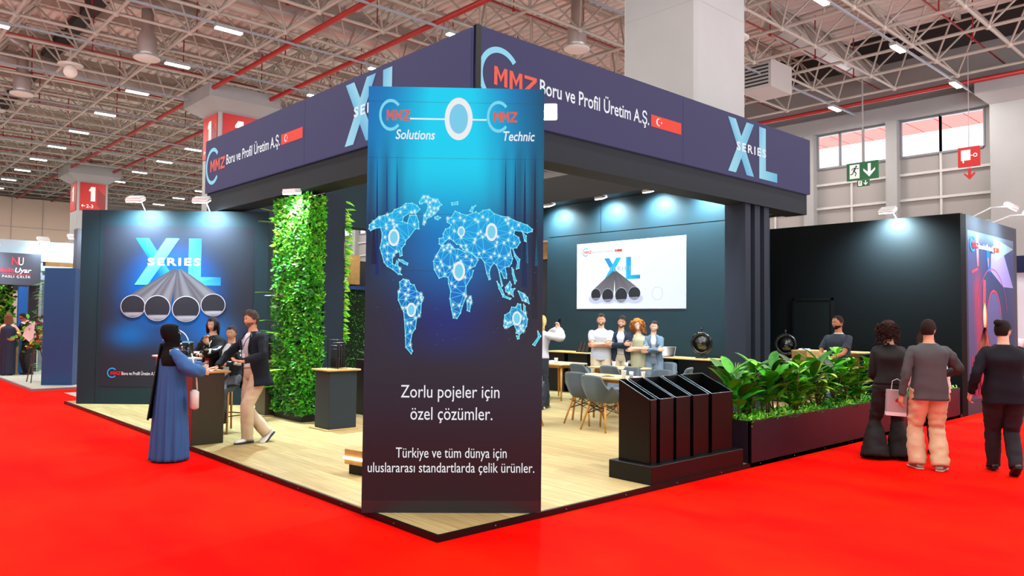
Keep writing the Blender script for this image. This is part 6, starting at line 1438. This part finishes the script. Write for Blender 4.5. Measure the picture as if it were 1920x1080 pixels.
o = empty('green_partition', (2.2,22.4,.05), 0, 'green foliage panel behind the flower stand at the far left', 'green wall'); q = MB(); q.box((-.5,0,0),(.9,.1,2.7)); q.build('growing_panel', mat('moss backing'), o); q = MB()
for k in range(1000): q.use(GR[r.choice((0,1,2,2,3))]); tinyleaf(q, V(r.uniform(-.5,.9),-.02-r.uniform(0,.15),r.uniform(.3,2.7)), V(0,-1,0), 0, r.uniform(.09,.2), .03, r)
q.build('foliage', None, o)['kind'] = 'stuff'
o = wallbox('wood_counter', (.40,20.05,.05),(.58,20.6,1.05), OAK, 'small wooden counter between the two far left visitors', 'counter')
wallbox('wood_partition', (1.75,23,.05),(2.6,23.1,3.5), OAK, 'orange wood panel seen behind the booth slats')
for x, y, z, lab in ((-.1,20.3,3.62,'leftmost'),(1.15,20.62,3.85,'middle'),(1.95,20.75,4.0,'right'),(2.1,19.0,4.27,'uppermost')):
    spot((x,y-.2,z), (x,y+.5,z-1.5), lab+' small spotlight of the far left booth', 160, 120, 1., arm=(x,y+.35,z-.15), head=.16, soft=.1)
# flower easel
o = empty('flower_stand', (.44,17.0,.05), 0, 'tripod flower arrangement wrapped in white paper by the blue panel', 'flowers'); q = MB()
for a in (0,2.1,4.2): q.tube([(0,0,1.15),(math.cos(a)*.28,math.sin(a)*.28,0)], .012, 6)
q.build('tripod', mat('brown stand',(80,54,38),.6), o); q = MB(); r = random.Random(4)
for k in range(240):
    c = V(r.gauss(0,.2),r.gauss(0,.12),1.2+r.gauss(0,.22)); q.use([GR[0],GR[1],GR[4],mat('flower yellow',(236,206,40),.6),mat('flower red',(130,20,40),.6),mat('flower white',(236,230,226),.6),mat('flower orange',(214,120,50),.6)][r.choice((0,0,1,1,2,2,3,4,4,5,6))]); leaf(q, c, V(r.uniform(-1,1),r.uniform(-1,.4),r.uniform(-.4,1)), V(0,-1,.4), r.uniform(.08,.2), r.uniform(.02,.045), .3, 4)
q.build('bouquet', None, o); q = MB(); q.add([V(-.28,-.2,1.35),V(-.1,-.28,1.5),V(-.12,-.28,1.1),V(-.2,-.25,1.0),V(-.33,-.15,1.15)], [(0,1,2,3,4)]); mod_solid(q.build('wrapping_paper', mat('flower white'), o), .006)
o = empty('tropical_plant', (.78,17.3,.05), 0, 'tall tropical plant peeking out left of the blue panel', 'plant'); q = MB(); r = random.Random(9)
q.use(STEM); q.tube([(0,0,0),(.03,0,1.2),(0,0,2.2)], .025, 8)
for k in range(60): z = r.uniform(.2,2.5); a = r.uniform(2,4.8); q.use(GR[r.choice((0,1,2,1))]); leaf(q, V(0,0,z), V(math.cos(a),math.sin(a)*.5,.5), V(0,0,1), r.uniform(.25,.5), .035, 1., 6)
q.build('foliage', None, o)
# booth behind, seen through gaps
wallbox('neighbour_wall', (3.6,14.6,.0),(6.9,14.75,3.6), mat('neighbour blue wall',(26,92,150),.5), 'blue wall of the booth behind, in the slit beside the poster wall')
o = wallbox('neighbour_sign_wall', (6.9,14.4,.0),(9.9,14.55,3.35), mat('neighbour dark wall',(30,34,42),.5), 'dark sign wall of the booth behind, seen left of the totem', 'sign')
P = Plane((-1.5,-.078,0),(1,0,0),(0,0,1)); q = MB(); text(q, P, 'Uyar', .0, .72, 2.72, .22, .004, bold=.02); q.build('booth_lettering', mat('letter white'), o)
wallbox('wood_column', (7.55,14.2,2.66),(7.85,14.39,3.5), OAK, 'wood clad column beside the white lettering behind the stand', 'column')
o = empty('hedge_wall', (8.6,13.9,0), 0, 'dark green hedge wall of the booth behind, seen left of the totem', 'green wall'); q = MB(); q.box((-1.9,0,0),(1.9,.15,2.6)); q.build('growing_panel', mat('moss backing'), o); q = MB()
for k in range(3000): q.use(GR[r.choice((0,4,4,0,1))]); tinyleaf(q, V(r.uniform(-1.9,1.9),-.01-r.uniform(0,.06),r.uniform(.1,2.6)), V(0,-1,0), 0, r.uniform(.04,.08), .016, r)
q.build('foliage', None, o)['kind'] = 'stuff'; q = MB(); q.box((-1.9,-.08,2.5),(1.9,-.0,2.6)); q.build('blue_edge', mat('blue edge',(30,60,130),.5), o)
wallbox('rear_partition', (10.5,9.0,.05),(10.6,13,3.3), mat('neighbour dark wall'), 'dark partition seen through the opening left of the wall screen')
wallbox('wood_fascia', (10.45,9.0,3.3),(10.6,13,3.75), OAK, 'wood band above the dark rear partition beside the totem')
o = empty('light_pole', (7.6,7.55,Z0), 0, 'thin white pole with a small round joint beside the right edge of the totem', 'pole'); q = MB(); q.cyl((0,0,0),(0,0,3.2),.014,n=10); q.ball((0,0,2.15),.035); q.build('pole_tube', mat('white pole',(230,232,236),.4), o); q = MB(); q.cyl((0,0,0),(0,0,.02),.15,n=20); q.build('pole_foot', BLK, o)
# right booth sliver
wallbox('white_booth_wall', (17.6,-1.5,0),(17.75,3,2.95), mat('white booth wall',(225,230,238),.5,emit=(200,210,225),es=.25), 'bright white booth wall at the far right edge')  # wall given a faint glow of its own in the material
wallbox('white_booth_header', (17.4,-1.5,2.95),(17.75,3,3.35), mat('navy band',(16,28,70),.4), 'navy header band at the far right edge of the frame', 'sign')
o = wallbox('booth_screen', (17.45,.75,.9),(17.58,1.5,2.6), mat('dark glazing'), 'dark upright display with a blue glow at the far right booth', 'screen')
